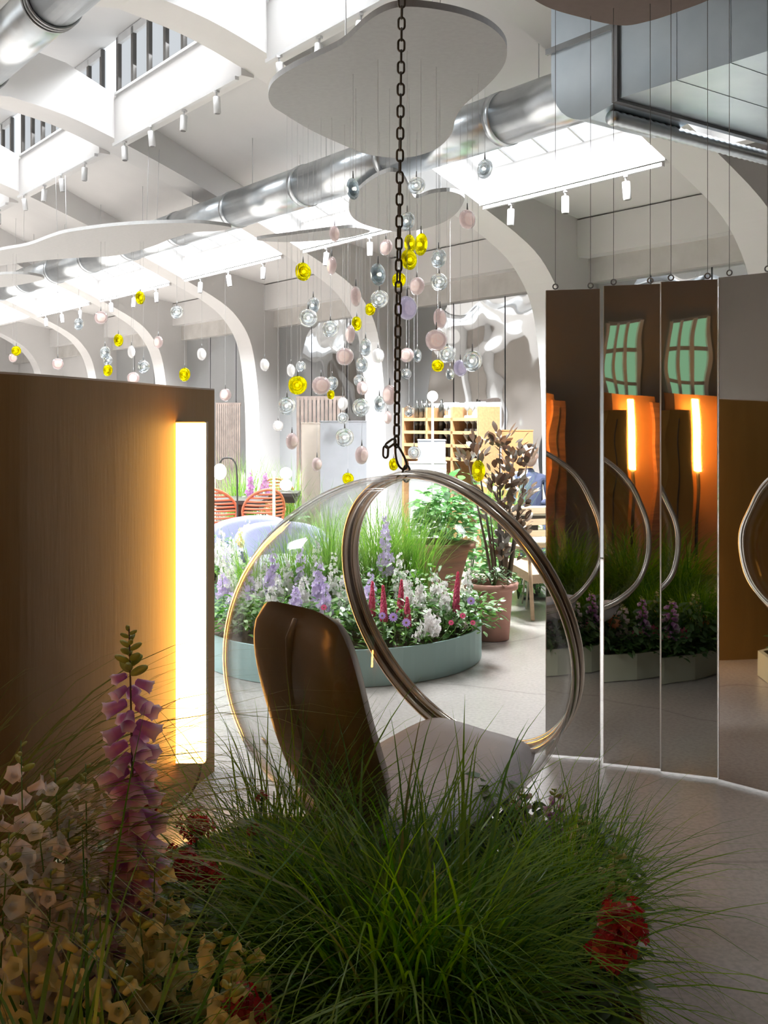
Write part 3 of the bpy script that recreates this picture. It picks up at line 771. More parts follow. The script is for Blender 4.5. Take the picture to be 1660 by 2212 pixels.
# ================================================================== TRACK LIGHTS
def inside(x, y, P):
    c = False; n = len(P); j = n - 1
    for i in range(n):
        if ((P[i][1] > y) != (P[j][1] > y)) and (x < (P[j][0] - P[i][0]) * (y - P[i][1]) / (P[j][1] - P[i][1]) + P[i][0]): c = not c
        j = i
    return c
bs = MB(); bs.lathe([(0.0, 0.0), (0.030, 0.0), (0.034, 0.006), (0.034, 0.15), (0.030, 0.156), (0.0, 0.156)], 16); SPOT = bs.mesh('spot_can')
bs = MB(); bs.lathe([(0.001, -0.002), (0.027, -0.002)], 16); SLENS = bs.mesh('spot_lens')
bs = MB(); bs.tube([(0, 0, 0.14), (0, 0, 0.20)], 0.009, 8); bs.box((0, 0, 0.205), (0.05, 0.03, 0.02)); SNECK = bs.mesh('swivel_neck')
spots = []
tn = 0
bayname = {2: 'the bay above the hanging mirrors', 3: 'the bay behind the glass pendants', 4: 'the third bay back', 5: 'the fourth bay back', 6: 'the fifth bay back'}
for k in (2, 3, 4, 5, 6):
    ua, ub = bay(k)
    for (r_, h_, row) in ((7.03, 3.655, 'lower'), (4.53, 4.60, 'upper')):
        if row == 'upper' and k > 5: continue
        b = MB(); strip(b, ua + .02, ub - .02, (r_ - .02, h_ - .035), (r_ + .02, h_ - .035), 0.033)
        o = b.build('light_track', 'white_paint'); tag(o, 'white lighting track on the %s beam of %s' % (row, bayname[k]), 'light track', 'lighting tracks')
        for j in range(4 if row == 'upper' else 3):
            uu = ua + (ub - ua) * ((j + .55) / (4.0 if row == 'upper' else 3.1))
            p = hall(uu, r_, h_ - .035 - .215)
            rt = empty('track_spotlight', p, ru(0, 6)); rt.rotation_euler = (ru(-.12, .12), ru(-.12, .12), ru(0, 6))
            tag(rt, '%s nearest white can spotlight on the %s track of %s' % (ORD[j], row, bayname[k]), 'spotlight', 'track spotlights')
            mobj('spot_can', SPOT, 'white_paint', rt); mobj('spot_lens', SLENS, 'dark_frame', rt); mobj('swivel_neck', SNECK, 'white_paint', rt)

# ================================================================== GLASS PENDANTS
PEND = [(1048,365,33,44,'C'),(763,408,27,48,'S'),(900,401,38,39,'C'),(1010,474,36,44,'P'),(880,478,32,42,'C'),(723,505,22,38,'P'),(910,528,27,50,'Y'),(886,527,24,42,'Y'),
(834,534,28,36,'P'),(884,561,34,46,'Y'),(717,574,20,42,'P'),(655,587,34,41,'Y'),(948,558,33,43,'C'),(817,593,32,50,'S'),(862,605,30,34,'Y'),(949,609,38,39,'C'),(901,618,33,40,'P'),
(769,640,22,46,'P'),(820,646,39,40,'C'),(880,665,42,54,'L'),(677,660,27,38,'C'),(666,687,41,41,'C'),(800,668,23,28,'Y'),(771,699,22,32,'Y'),(714,710,37,38,'C'),(951,688,28,46,'P'),
(757,722,20,42,'P'),(943,735,48,49,'P'),(745,770,39,40,'P'),(966,765,38,39,'C'),(790,750,25,40,'C'),(817,768,27,34,'W'),(879,767,31,33,'P'),(902,768,18,30,'C'),(1021,780,42,46,'C'),
(995,795,30,37,'L'),(946,790,27,27,'Y'),(973,808,18,28,'C'),(782,788,27,36,'C'),(878,808,22,26,'C'),(643,832,41,42,'Y'),(694,833,41,42,'P'),(718,828,25,32,'C'),(629,800,18,29,'W'),
(650,792,22,25,'C'),(715,852,16,22,'Y'),(777,822,26,28,'C'),(783,838,24,32,'P'),(842,853,31,46,'P'),(820,873,24,38,'C'),(620,877,38,40,'C'),(780,880,38,40,'C'),(741,872,23,30,'W'),
(741,903,27,26,'C'),(838,902,17,30,'P'),(601,920,24,25,'W'),(884,888,22,26,'C'),(631,953,26,38,'P'),(745,945,40,41,'C'),(782,983,29,42,'P'),(895,978,28,29,'C'),(685,1003,22,32,'P'),
(752,1034,25,27,'Y'),(851,1003,21,28,'Y'),(1034,1017,28,48,'Y'),(572,788,20,28,'W'),(487,853,26,28,'P'),
(303,643,20,30,'Y'),(382,674,28,29,'C'),(218,686,30,30,'P'),(170,700,20,28,'C'),(256,735,20,28,'Y'),(227,762,22,30,'C'),(233,778,20,24,'C'),(233,800,20,26,'Y'),(284,760,16,28,'W'),
(342,739,20,28,'P'),(310,792,26,30,'C'),(288,817,28,28,'P'),(125,786,26,26,'P'),(35,758,20,22,'Y'),(28,773,18,20,'P'),(399,809,24,30,'Y'),(436,765,20,28,'W')]
def lens_mesh(name, tk, n=20, m=10, wob=0.03):
    """blown lens: flat-ish ellipsoid, axis along Y, unit diameter, slightly uneven"""
    bb = MB(); prof = []
    for i in range(m + 1):
        a = math.pi * i / m; e = 0.82
        prof.append((0.5 * abs(math.sin(a)) ** e + 0.001, -0.5 * tk * math.cos(a)))
    M = Matrix.Rotation(-math.pi / 2, 4, 'X'); bb.lathe(prof, n, M)
    bb.v = [(x * (1 + wob * math.sin(3 * math.atan2(z, x) + 1)), y, z * (1 + wob * math.cos(2 * math.atan2(z, x)))) for (x, y, z) in bb.v]
    return bb.mesh(name)
SHELL = lens_mesh('glass_shell', 0.40); CORE = lens_mesh('inner_glass', 0.52); 
bs = MB(); bs.ell((0, 0, 0), (0.075, 0.06, 0.075), 10, 6); BULB = bs.mesh('bulb')
bs = MB(); bs.tube([(0, 0, 0.47), (0, 0, 0.80)], [0.045, 0.02], 8); CAP = bs.mesh('cap')
kindw = {'C': 'clear', 'S': 'smoky clear', 'P': 'pink-cored', 'Y': 'yellow', 'L': 'lilac-cored', 'W': 'milky white'}
shellm = {'C': 'pend_clear', 'S': 'pend_smoke', 'P': 'pend_rim', 'Y': 'pend_yellow', 'L': 'pend_rim', 'W': 'pend_rim'}
groups = {}
for i, p in enumerate(PEND):
    g = 'left' if p[0] < 500 else 'main'
    groups.setdefault((g, p[4]), []).append(i)
plabel = {}
for (g, kd), ids in groups.items():
    ids.sort(key=lambda i: PEND[i][1])
    for q, i in enumerate(ids):
        plabel[i] = '%s glass pendant, %s of its colour %s' % (kindw[kd], 'highest' if q == 0 else ordw(q) + ' highest', 'over the ochre wall' if g == 'left' else 'around the chain')
bulbs_mat = 'bulb_warm'
for i, (px, py, pw, ph, kd) in enumerate(PEND):
    Z = 292.0 / ph
    Z = max(5.7, min(11.6, Z)) if px > 500 else max(10.9, min(12.6, Z + 2))
    # keep the cord under a cloud panel where there is one in this direction
    best = None
    for q in range(0, 60):
        for zz in (Z + 0.06 * q, Z - 0.06 * q):
            if zz < 5.2 or zz > 13: continue
            x = (px - 830) / F * zz
            if any(inside(x, zz, P) for P in CPOLY.values()): best = zz; break
        if best: break
    if best: Z = best
    D = ph * Z / F; p = at(px, py, Z)
    ratio = min(0.99, max(0.45, pw / ph))
    yaw = math.acos(max(0.0, min(1.0, math.sqrt(max(0.0, (ratio ** 2 - 0.16) / 0.84)))))
    yaw = yaw * (1 if i % 2 else -1) + math.atan2(-p.x, p.y)
    rt = empty('glass_pendant', p, yaw); tag(rt, plabel[i], 'pendant lamp', 'blown glass pendants over the ochre wall' if px < 500 else 'blown glass pendants around the chain')
    Sx = Matrix.Diagonal((D, D, D, 1))
    mobj('glass_shell', SHELL, shellm[kd], rt, M=Sx)
    if kd in 'PLW':
        c_ = D * 0.86
        mobj('inner_glass', CORE, {'P': 'pend_pink', 'L': 'pend_lilac', 'W': 'pend_white'}[kd], rt, M=Matrix.Diagonal((c_, c_, c_, 1)))
    else:
        c_ = D * (0.55 if kd == 'Y' else 0.62)
        mobj('inner_glass', CORE, shellm[kd], rt, M=Matrix.Diagonal((c_, c_, c_, 1)))
        mobj('bulb', BULB, bulbs_mat, rt, M=Sx)
    mobj('cap', CAP, 'wire', rt, M=Sx)
    b = MB(); top = (CH if best else 4.0) - p.z
    b.tube([(0, 0, D * .78), (0, 0, top)], 0.0011 * max(1, Z / 8), 4, cap=False); b.build('cord', 'wire_pale', rt)

# ================================================================== PLANT PARTS
def blade_path(base, az, e0, L, bend, n=9, pw=1.5):
    p = Vector(base); out = [p.copy()]; st = L / n
    d = Vector((math.cos(az), math.sin(az), 0))
    for i in range(n):
        t = (i + .5) / n; e = e0 - bend * t ** pw
        p = p + d * (math.cos(e) * st) + Vector((0, 0, math.sin(e) * st)); out.append(p.copy())
    return out
def blade_w(w, n=9): return [w * (0.55 + 0.45 * min(1, 4 * i / n)) * (1 - (i / n) ** 2.2) + 0.0002 for i in range(n + 1)]
def leaf(mb, p, d, L, W, droop=0.25, n=4, up=None):
    d = Vector(d).normalized(); side = d.cross(Vector((0, 0, 1)))
    if side.length < 1e-4: side = Vector((1, 0, 0))
    side.normalize(); side = (side + Vector((ru(-.4, .4), ru(-.4, .4), ru(-.4, .4)))).normalized()
    pts = [Vector(p) + d * (L * i / n) - Vector((0, 0, droop * L * (i / n) ** 2)) for i in range(n + 1)]
    prof = [0.25, 0.85, 1.0, 0.65, 0.03]
    mb.ribbon(pts, [W * prof[min(4, int(i * 4 / n))] for i in range(n + 1)], side)
def bell_mesh(name, L=1.0, r0=.16, r1=.30, flare=.42, lobes=5, n=15):
    bb = MB(); rings = [(0.0, .05), (.06, r0), (.35, r0 * 1.25), (.7, r1), (.9, r1 * 1.08), (1.0, flare)]
    vs = []; fs = []
    for i, (z, r) in enumerate(rings):
        for k in range(n):
            a = 2 * math.pi * k / n; rr_ = r; zz = z
            if i >= 4: lb = math.cos(lobes * a); rr_ = r * (1 + .10 * lb); zz = z + (0.05 * lb if i == 5 else 0)
            if i == 5: zz += 0.10 * max(0, math.cos(a)) 
            vs.append((rr_ * math.cos(a) * L, rr_ * math.sin(a) * L, zz * L))
    for i in range(len(rings) - 1):
        for k in range(n): k2 = (k + 1) % n; fs.append((i * n + k, i * n + k2, (i + 1) * n + k2, (i + 1) * n + k))
    bb.add(vs, fs, True); return bb.mesh(name)
BELL = bell_mesh('bell_flower', 1.0, .20, .30, .40)
FLORET = bell_mesh('floret', 1.0, .17, .27, .62, 5, 10)
bs = MB(); bs.ell((0, 0, .5), (.22, .22, .5), 8, 6); BUD = bs.mesh('bud')
def spike(name, label, cat, group, base, tip, n, fm, mesh_, size, t0, t1, droop=0.5, stem_m='leaf_dark', buds=6, leaves=10, leafL=.10, lean=0.02, stem_r=.004, leaf_m='leaf_green', fname='bell_flower'):
    base = Vector(base); tip = Vector(tip); rt = empty(name, base); tag(rt, label, cat, group)
    L = (tip - base).length; sd = Vector((ru(-1, 1), ru(-1, 1), 0)) * lean * L
    def P(t): return (tip - base) * t + sd * math.sin(math.pi * t)
    b = MB(); b.tube([P(i / 8) for i in range(9)], [stem_r * (1 - .65 * i / 8) for i in range(9)], 6); b.build('stem', stem_m, rt)
    for i in range(n):
        t = min(t1, max(t0, t0 + (t1 - t0) * (i + ru(-.2, .2)) / max(1, n - 1))); az = i * 2.4 + ru(-.4, .4)
        sc = size * (1.0 - 0.45 * ((t - t0) / (t1 - t0)) ** 1.6) * ru(.85, 1.12)
        d = Vector((math.cos(az), math.sin(az), -droop + .55 * ((t - t0) / (t1 - t0)))).normalized()
        q = Vector((0, 0, 1)).rotation_difference(d)
        M = Matrix.Translation(P(t) + Vector((d.x, d.y, 0)) * .010) @ q.to_matrix().to_4x4() @ Matrix.Rotation(ru(0, 6.3), 4, 'Z') @ Matrix.Diagonal((sc, sc, sc, 1))
        mobj(fname, mesh_, fm, rt, M=M)
    for i in range(buds):
        t = t1 + (1 - t1) * (i + .3) / buds; az = i * 2.4
        d = Vector((math.cos(az), math.sin(az), .5)).normalized(); sc = size * (.62 - .40 * i / buds)
        M = Matrix.Translation(P(min(t, 1))) @ Vector((0, 0, 1)).rotation_difference(d).to_matrix().to_4x4() @ Matrix.Diagonal((sc, sc, sc, 1))
        mobj('bud', BUD, 'bud_green', rt, M=M)
    if leaves:
        b = MB()
        for i in range(leaves):
            t = ru(.03, max(.1, t0)); az = ru(0, 6.28)
            leaf(b, P(t), (math.cos(az), math.sin(az), ru(.2, .9)), leafL * ru(.6, 1.2), leafL * ru(.16, .3), ru(.2, .6))
        b.build('leaves', leaf_m, rt)
    return rt
def clump(name, label, group, base, n, Rb, Lr, wr, er, br, m, biased=None, parts=0, straw=0):
    """grass tussock: parts blades as objects of their own, the rest joined"""
    rt = empty(name, base); tag(rt, label, 'grass', group)
    def params():
        az = ru(0, 2 * math.pi)
        if biased is not None and rnd() < biased[1]: az = random.gauss(biased[0], biased[2])
        return az, math.radians(ru(*er)), ru(*Lr), math.radians(ru(*br)), ru(*wr)
    if parts:
        protos = []
        for q in range(14):
            bb = MB(); bb.ribbon(blade_path((0, 0, 0), 0, math.radians(er[0] + (er[1] - er[0]) * ((q * 5) % 14) / 13), 1.0, math.radians(br[0] + (br[1] - br[0]) * q / 13), 11), blade_w(0.0098, 11)); protos.append(bb.mesh('blade'))
        for i in range(parts):
            az, e, L, bd, w_ = params(); a2 = ru(0, 6.28); rr_ = Rb * math.sqrt(rnd())
            M = Matrix.Translation((rr_ * math.cos(a2), rr_ * math.sin(a2), 0)) @ Matrix.Rotation(az, 4, 'Z') @ Matrix.Diagonal((L, L * ru(.8, 1.3), L, 1))
            mobj('blade', protos[i % 14], 'grass_straw' if (straw and i % straw == 0) else m, rt, M=M)
    b = MB()
    for i in range(n):
        az, e, L, bd, w_ = params(); a2 = ru(0, 6.28); rr_ = Rb * math.sqrt(rnd())
        p = (rr_ * math.cos(a2), rr_ * math.sin(a2), 0)
        b.ribbon(blade_path(p, az, e, L, bd, 8), blade_w(w_, 8))
    o = b.build('blade_mass', m, rt)
    o['kind'] = 'stuff'
    return rt
def bush(name, label, group, base, n, rad, h, leafL, m, stems=5, stem_m='leaf_dark', cat='plant', flat=0.5):
    rt = empty(name, base); tag(rt, label, cat, group)
    b = MB(); bs_ = MB()
    for i in range(stems):
        az = ru(0, 6.28); q = ru(.2, .75)
        bs_.tube([(0, 0, 0), (rad * q * .4 * math.cos(az), rad * q * .4 * math.sin(az), h * .5), (rad * q * math.cos(az), rad * q * math.sin(az), h * ru(.7, .95))], [.006, .004, .002], 5)
    for i in range(n):
        az = ru(0, 6.28); rr_ = rad * math.sqrt(rnd()); z = h * (ru(.15, 1) ** .8) * (1 - .35 * (rr_ / rad) ** 2)
        leaf(b, (rr_ * math.cos(az), rr_ * math.sin(az), z), (math.cos(az + ru(-.8, .8)), math.sin(az + ru(-.8, .8)), ru(-.3, .8)), leafL * ru(.6, 1.25), leafL * ru(.3, .6) * (flat / .5), ru(.1, .5))
    bs_.build('stems', stem_m, rt); b.build('leaves', m, rt)
    return rt
def floret_joint(mb, p, d, r, k=5):
    """a small open flower with k petals joined to mb"""
    d = Vector(d).normalized(); x = d.orthogonal().normalized(); y = d.cross(x); a0 = ru(0, 6.28)
    for i in range(k):
        a = a0 + 2 * math.pi * i / k; e1 = (x * math.cos(a) + y * math.sin(a)); e2 = (x * -math.sin(a) + y * math.cos(a))
        mb.add([p, p + e1 * r * .6 + e2 * r * .36 + d * r * .35, p + e1 * r + d * r * .25, p + e1 * r * .6 - e2 * r * .36 + d * r * .35], [(0, 1, 2, 3)], True)
def far_spike(name, label, cat, group, base, tip, n, fm, size, t0=.35, leaves=14, leafL=.10, stem_m='leaf_green', leaf_m='leaf_green', dense=False):
    base = Vector(base); tip = Vector(tip); rt = empty(name, base); tag(rt, label, cat, group); v = tip - base
    b = MB(); b.tube([v * (i / 4) for i in range(5)], [.004, .004, .003, .0025, .001], 5); b.build('stem', stem_m, rt)
    b = MB()
    for i in range(n):
        t = t0 + (1 - t0) * (i / n); az = i * 2.4 + ru(-.5, .5); s_ = size * (1.1 - .75 * ((t - t0) / (1 - t0)) ** 1.5)
        d = Vector((math.cos(az), math.sin(az), ru(-.2, .5)))
        if dense: b.ell(v * t + d.normalized() * s_ * .8, (s_ * .55, s_ * .55, s_ * .8), 6, 4)
        else:
            floret_joint(b, v * t + d.normalized() * s_ * ru(.3, 1.5) + Vector((0, 0, ru(-.02, .02))), d, s_ * ru(.7, 1.15))
    b.build('blossoms', fm, rt)
    b = MB()
    for i in range(leaves):
        az = ru(0, 6.28); t = ru(.02, t0 + .1); leaf(b, v * t, (math.cos(az), math.sin(az), ru(.1, .9)), leafL * ru(.6, 1.2), leafL * .22, ru(.2, .6))
    if leaves: b.build('leaves', leaf_m, rt)
    return rt
def daisy(name, label, cat, group, base, head, r, pm, em='fl_eye', k=12, facing=(0, -1, .5), leaf_m='leaf_green'):
    base = Vector(base); head = Vector(head); rt = empty(name, base); tag(rt, label, cat, group); v = head - base
    b = MB(); b.tube([(0, 0, 0), v * .5 + Vector((.01, .0, 0)), v], .0025, 5); b.build('stem', leaf_m, rt)
    d = Vector(facing).normalized(); x = d.orthogonal().normalized(); y = d.cross(x); 
    for i in range(k):
        a = 2 * math.pi * i / k; e1 = x * math.cos(a) + y * math.sin(a); e2 = y * math.cos(a) - x * math.sin(a)
        b = MB(); w_ = r * .24
        b.add([v + e1 * r * .15, v + e1 * r * .6 + e2 * w_ + d * r * .05, v + e1 * r + d * r * -.02, v + e1 * r * .6 - e2 * w_ + d * r * .05], [(0, 1, 2, 3)], True); b.build('petal', pm, rt)
    b = MB(); b.ell(v + d * r * .05, (r * .24, r * .24, r * .14), 10, 6, Vector((0, 0, 1)).rotation_difference(d).to_matrix()); b.build('flower_centre', em, rt)
    b = MB()
    for i in range(8): az = ru(0, 6.28); leaf(b, v * ru(.05, .6), (math.cos(az), math.sin(az), ru(.1, .7)), r * 2 * ru(.7, 1.2), r * .5, .3)
    b.build('leaves', leaf_m, rt)
    return rt

# ================================================================== FOREGROUND PLANTER
PZ = 0.17
fp = [(.62, 1.15), (.60, 2.3), (.58, 2.85), (.50, 3.06), (.36, 3.22), (.0, 3.44), (-.22, 3.54), (-.42, 3.52), (-.72, 3.2), (-.98, 2.75), (-1.25, 2.3), (-1.35, 1.15)]
root = empty('low_planter', (-.3, 2.3, 0)); tag(root, 'low cream planter under the big grass tussock by the ochre wall', 'planter')
b = MB(); n = len(fp)
cx_, cy_ = sum(p[0] for p in fp) / n, sum(p[1] for p in fp) / n
for i in range(n):
    a, c = fp[i], fp[(i + 1) % n]
    ai = (a[0] + (cx_ - a[0]) * .03, a[1] + (cy_ - a[1]) * .03); ci = (c[0] + (cx_ - c[0]) * .03, c[1] + (cy_ - c[1]) * .03)
    b.hex8([(*a, 0.004), (*c, 0.004), (*ci, 0.004), (*ai, 0.004), (*a, PZ), (*c, PZ), (*ci, PZ), (*ai, PZ)])
pinv(b.build('planter_wall', 'cream_mint', root), root)
b = MB(); b.poly_prism([(p[0] + (cx_ - p[0]) * .03, p[1] + (cy_ - p[1]) * .03) for p in fp], 0.01, PZ - .025); pinv(b.build('soil', 'soil', root), root)
SZ = PZ - .025
def fg(px, Z): return Vector(((px - 830) / F * Z, Z, SZ))

# the big tussock
clump('ornamental_grass', 'huge arching green grass tussock in front of the bubble chair', None, fg(885, 2.12), 1900, .15, (.40, .90), (.0046, .0088), (44, 87), (45, 150), 'grass_fg', parts=260, straw=6)
clump('ornamental_grass', 'smaller green grass tussock beside the red flowers, below the light strip', None, fg(600, 2.45), 700, .10, (.45, .85), (.003, .006), (55, 88), (40, 130), 'grass_fg', parts=60, straw=7)
clump('ornamental_grass', 'airy tussock of long drooping blades against the ochre wall', None, fg(-230, 2.0), 200, .09, (.95, 1.38), (.0028, .005), (72, 88), (80, 140), 'grass_straw', biased=(0.1, .8, .5), parts=40)
clump('ornamental_grass', 'dark broad-bladed grass at the bottom corner of the picture', None, fg(120, 1.35), 60, .10, (.6, 1.0), (.006, .011), (60, 86), (40, 120), 'grass_fg', biased=(2.2, .5, .6), parts=14)

# ---- flowers in the foreground
FGB = 'flower spikes in the low cream planter'
def fgs(px, py, Z): return at(px, py, Z)
spike('foxglove', 'tall purple foxglove spike in front of the light strip', 'flower', FGB, fg(296, 2.0), fgs(279, 1352, 2.0), 44, 'fl_foxglove', BELL, .062, .46, .90, .95, 'stem_purple', 16, 12, .13, .012, .0042)
spike('foxglove', 'short purple foxglove low among the white snapdragons', 'flower', FGB, fg(225, 1.95), fgs(236, 1850, 1.95), 14, 'fl_foxglove', BELL, .046, .40, .85, .95, 'stem_purple', 5, 8, .12)
snap = [(45, 1600, 1.95, 'fl_blush'), (118, 1640, 2.05, 'fl_white'), (185, 1650, 2.1, 'fl_blush'), (75, 1730, 1.85, 'fl_white'), (150, 1770, 1.9, 'fl_blush'), (20, 1800, 1.8, 'fl_white'), (240, 1760, 2.15, 'fl_white'),
        (110, 1880, 1.8, 'fl_blush'), (190, 1900, 1.85, 'fl_white'), (335, 1850, 1.95, 'fl_cream'), (300, 1960, 1.8, 'fl_cream'), (365, 1930, 1.9, 'fl_cream'), (180, 2000, 1.7, 'fl_cream'), (480, 2000, 1.85, 'fl_cream'), (530, 2040, 1.9, 'fl_cream'), (500, 2110, 1.7, 'fl_cream'), (250, 2080, 1.65, 'fl_cream'), (60, 1980, 1.7, 'fl_cream')]
cnt = {}
tot = {'fl_blush': 'blush', 'fl_white': 'white', 'fl_cream': 'yellow cream'}
order = sorted(range(len(snap)), key=lambda i: snap[i][1]); rank = {}
for i in order:
    c_ = snap[i][3]; rank[i] = cnt.get(c_, 0); cnt[c_] = rank[i] + 1
for i, (px, py, Z, m) in enumerate(snap):
    q = 'highest' if rank[i] == 0 else ordw(rank[i]) + ' highest'
    spike('snapdragon', '%s snapdragon spike beside the foxglove, %s of its colour' % (tot[m], q), 'flower', FGB, fg(px + ru(-20, 20), Z + .05), fgs(px, py, Z), 24 if m != 'fl_cream' else 18, m, FLORET, .046, .40, .92, .15, 'leaf_green', 4, 16, .10, .03, .003, fname='floret')
def red_head(px, py, Z, r, label, n=60, lr=.013, m='fl_red'):
    base = fg(px, Z); h = fgs(px, py, Z); rt = empty('red_flower', base); tag(rt, label, 'flower', 'red flowers in the low cream planter')
    v = h - base
    b = MB(); b.tube([(0, 0, 0), v * .5 + Vector((ru(-.02, .02), 0, 0)), v], .003, 5); b.build('stem', 'leaf_dark', rt)
    b = MB()
    for i in range(n):
        a = i * 2.4; z = 1 - 1.4 * i / n; rr_ = math.sqrt(max(0, 1 - z * z)); d = Vector((rr_ * math.cos(a), rr_ * math.sin(a), z))
        floret_joint(b, v + Vector((d.x * .9, d.y * .9, d.z * 1.15)) * r * ru(.45, 1.3), d + Vector((ru(-.5, .5), ru(-.5, .5), ru(-.2, .6))), lr * ru(.7, 1.25), 5)
    b.build('florets', m, rt)
    b = MB()
    for i in range(14): az = ru(0, 6.28); leaf(b, v * ru(.1, .9), (math.cos(az), math.sin(az), ru(-.1, .6)), .09 * ru(.6, 1.1), .03, .3)
    b.build('leaves', 'leaf_dark', rt)
red_head(1342, 2005, 2.05, .045, 'dark red flower head at the edge of the big grass tussock', 70, .015)
red_head(1318, 2065, 2.0, .038, 'lower dark red flower head at the edge of the big grass tussock', 50, .015)
red_head(310, 1735, 2.2, .032, 'bright red flower head behind the foxglove stem', 60, .013)
red_head(300, 1800, 2.15, .030, 'lower bright red flower head behind the foxglove stem', 50, .013)
red_head(425, 1790, 2.35, .035, 'dull red flower head on the warm lit floor side', 50, .011)
red_head(395, 1880, 2.2, .038, 'dull red flower head below the light strip', 50, .012)
red_head(450, 1900, 2.2, .03, 'small dull red flower head between the two tussocks', 40, .011)
red_head(548, 1795, 2.5, .014, 'tiny red flower in front of the bubble chair', 14, .011)
red_head(566, 1722, 2.5, .010, 'tiniest red flower, highest in front of the bubble chair', 10, .010)
red_head(528, 2195, 1.8, .035, 'red flower head at the very bottom of the picture', 50, .013)
# leafy filler
for i, (px, Z, r, h) in enumerate([(150, 1.75, .22, .34), (330, 2.0, .2, .34), (470, 1.85, .2, .3), (20, 1.6, .2, .35), (430, 2.5, .2, .3), (250, 2.4, .2, .36)]):
    bush('leafy_plant', 'dark leafy green plant under the flower spikes, %s from the picture edge' % ORD[sorted([150, 330, 470, 20, 430, 250]).index(px)], 'leafy plants in the low cream planter', fg(px, Z), 240, r, h, .075, 'leaf_dark', 8)
# far side of the planter: what the mirrors show
FARS = [(.47, 2.95, .46, 'fl_foxglove', 'foxglove'), (.50, 2.70, .48, 'fl_cream', 'cream'), (.40, 3.05, .42, 'fl_blush', 'blush'), (.53, 2.45, .50, 'fl_cream', 'cream'), (.28, 3.15, .40, 'fl_blush', 'blush')]
for i, (x, z, h, m, nm) in enumerate(FARS):
    spike('foxglove', '%s foxglove spike reflected in the hanging mirrors, %s along the planter rim' % ('purple' if nm == 'foxglove' else nm, ORD[i]), 'flower', 'flowers on the mirror side of the low planter', (x, z, SZ), (x + ru(-.02, .02), z, h), 22, m, BELL, .036, .45, .92, .5, 'leaf_green', 5, 12, .12)
for i in range(9):
    x, z = [(.50, 2.62), (.52, 2.70), (.53, 2.80), (.50, 2.92), (.42, 3.04), (.32, 3.14), (.20, 3.24), (.06, 3.32), (-.10, 3.40)][i]
    bush('trailing_plant', 'dark trailing plant over the planter rim, %s in the mirrors' % ORD[i], 'trailing plants on the mirror side', (x, z, SZ), 230, .14, .20 + .05 * (i % 3), .055, 'leaf_dark', 5)
for i, (x, z, m, c_) in enumerate([(.50, 2.85, 'fl_pink', 'pink'), (.52, 2.62, 'fl_orange', 'orange'), (.36, 3.08, 'fl_orange', 'orange'), (.45, 2.98, 'fl_pink', 'pink'), (.55, 2.42, 'fl_pink', 'pink'), (.26, 3.16, 'fl_pink', 'pink')]):
    daisy('daisy', '%s daisy reflected in the hanging mirrors, %s along the rim' % (c_, ORD[i]), 'flower', 'flowers on the mirror side of the low planter', (x, z, SZ), (x + .03, z + .04, .29 + .03 * (i % 3)), .035, m, facing=(.5, .7, .5))
clump('ornamental_grass', 'lower grass tussock with the dark red flower heads at its edge', None, (.44, 2.58, SZ), 700, .11, (.32, .58), (.003, .006), (60, 88), (20, 110), 'grass_fg')

# ================================================================== FAR PLANTER
PC = Vector((-.27, 6.76, 0)); PR = .90; PH = .213
root = empty('round_planter', PC); tag(root, 'round mint green planter full of flowers behind the bubble chair', 'planter')
b = MB(); b.lathe([(PR, 0.003), (PR, PH), (PR - .012, PH), (PR - .012, 0.003)], 64, None, False, True); b.build('planter_wall', 'mint', root)
b = MB(); b.lathe([(0.001, PH - .03), (PR - .013, PH - .03)], 48); b.build('soil', 'soil', root)
PS = PH - .03
def pp(px, Z): return Vector(((px - 830) / F * Z, Z, PS))
def inpl(p):
    d = Vector((p.x - PC.x, p.y - PC.y, 0))
    if d.length > PR - .06: d = d.normalized() * (PR - .06)
    return Vector((PC.x + d.x, PC.y + d.y, PS))
GF = 'flowers in the round mint planter'
far = []
# kind, px, py(top), Z
far += [('fox', 832, 1108, 6.9, 'fl_lilac'), ('fox', 590, 1190, 6.6, 'fl_lilac'), ('fox', 690, 1215, 6.4, 'fl_lilac')]
far += [('spk', x, y, z, m) for (x, y, z, m) in [
 (880, 1238, 6.4, 'fl_white'), (905, 1250, 6.3, 'fl_white'), (940, 1240, 6.45, 'fl_white'), (960, 1255, 6.3, 'fl_white'), (1010, 1230, 6.6, 'fl_white'), (865, 1195, 6.7, 'fl_white'),
 (800, 1235, 6.5, 'fl_lilac'), (720, 1195, 6.6, 'fl_white'), (685, 1160, 6.8, 'fl_white'), (740, 1240, 6.4, 'fl_white'), (650, 1180, 6.7, 'fl_lilac'), (655, 1240, 6.4, 'fl_white'),
 (620, 1205, 6.7, 'fl_white'), (600, 1240, 6.5, 'fl_white'), (570, 1215, 6.8, 'fl_white'), (560, 1250, 6.5, 'fl_white'), (540, 1230, 6.7, 'fl_lilac'), (520, 1262, 6.6, 'fl_white'), (500, 1215, 7.0, 'fl_white'),
 (480, 1235, 6.9, 'fl_lilac'), (475, 1190, 7.1, 'fl_white'), (705, 1250, 6.2, 'fl_lilac'), (780, 1262, 6.2, 'fl_lilac'), (930, 1320, 6.05, 'fl_white'), (945, 1335, 6.0, 'fl_white'), (640, 1262, 6.25, 'fl_lilac'), (585, 1270, 6.3, 'fl_white'), (500, 1280, 6.5, 'fl_lilac')]]
far += [('lup', 805, 1256, 6.2, 'fl_pink'), ('lup', 828, 1264, 6.1, 'fl_pink'), ('lup', 868, 1252, 6.25, 'fl_pink'), ('lup', 990, 1235, 6.3, 'fl_pink'), ('lup', 795, 1312, 5.98, 'fl_pink'), ('lup', 880, 1290, 6.1, 'fl_pink')]
cntk = {}
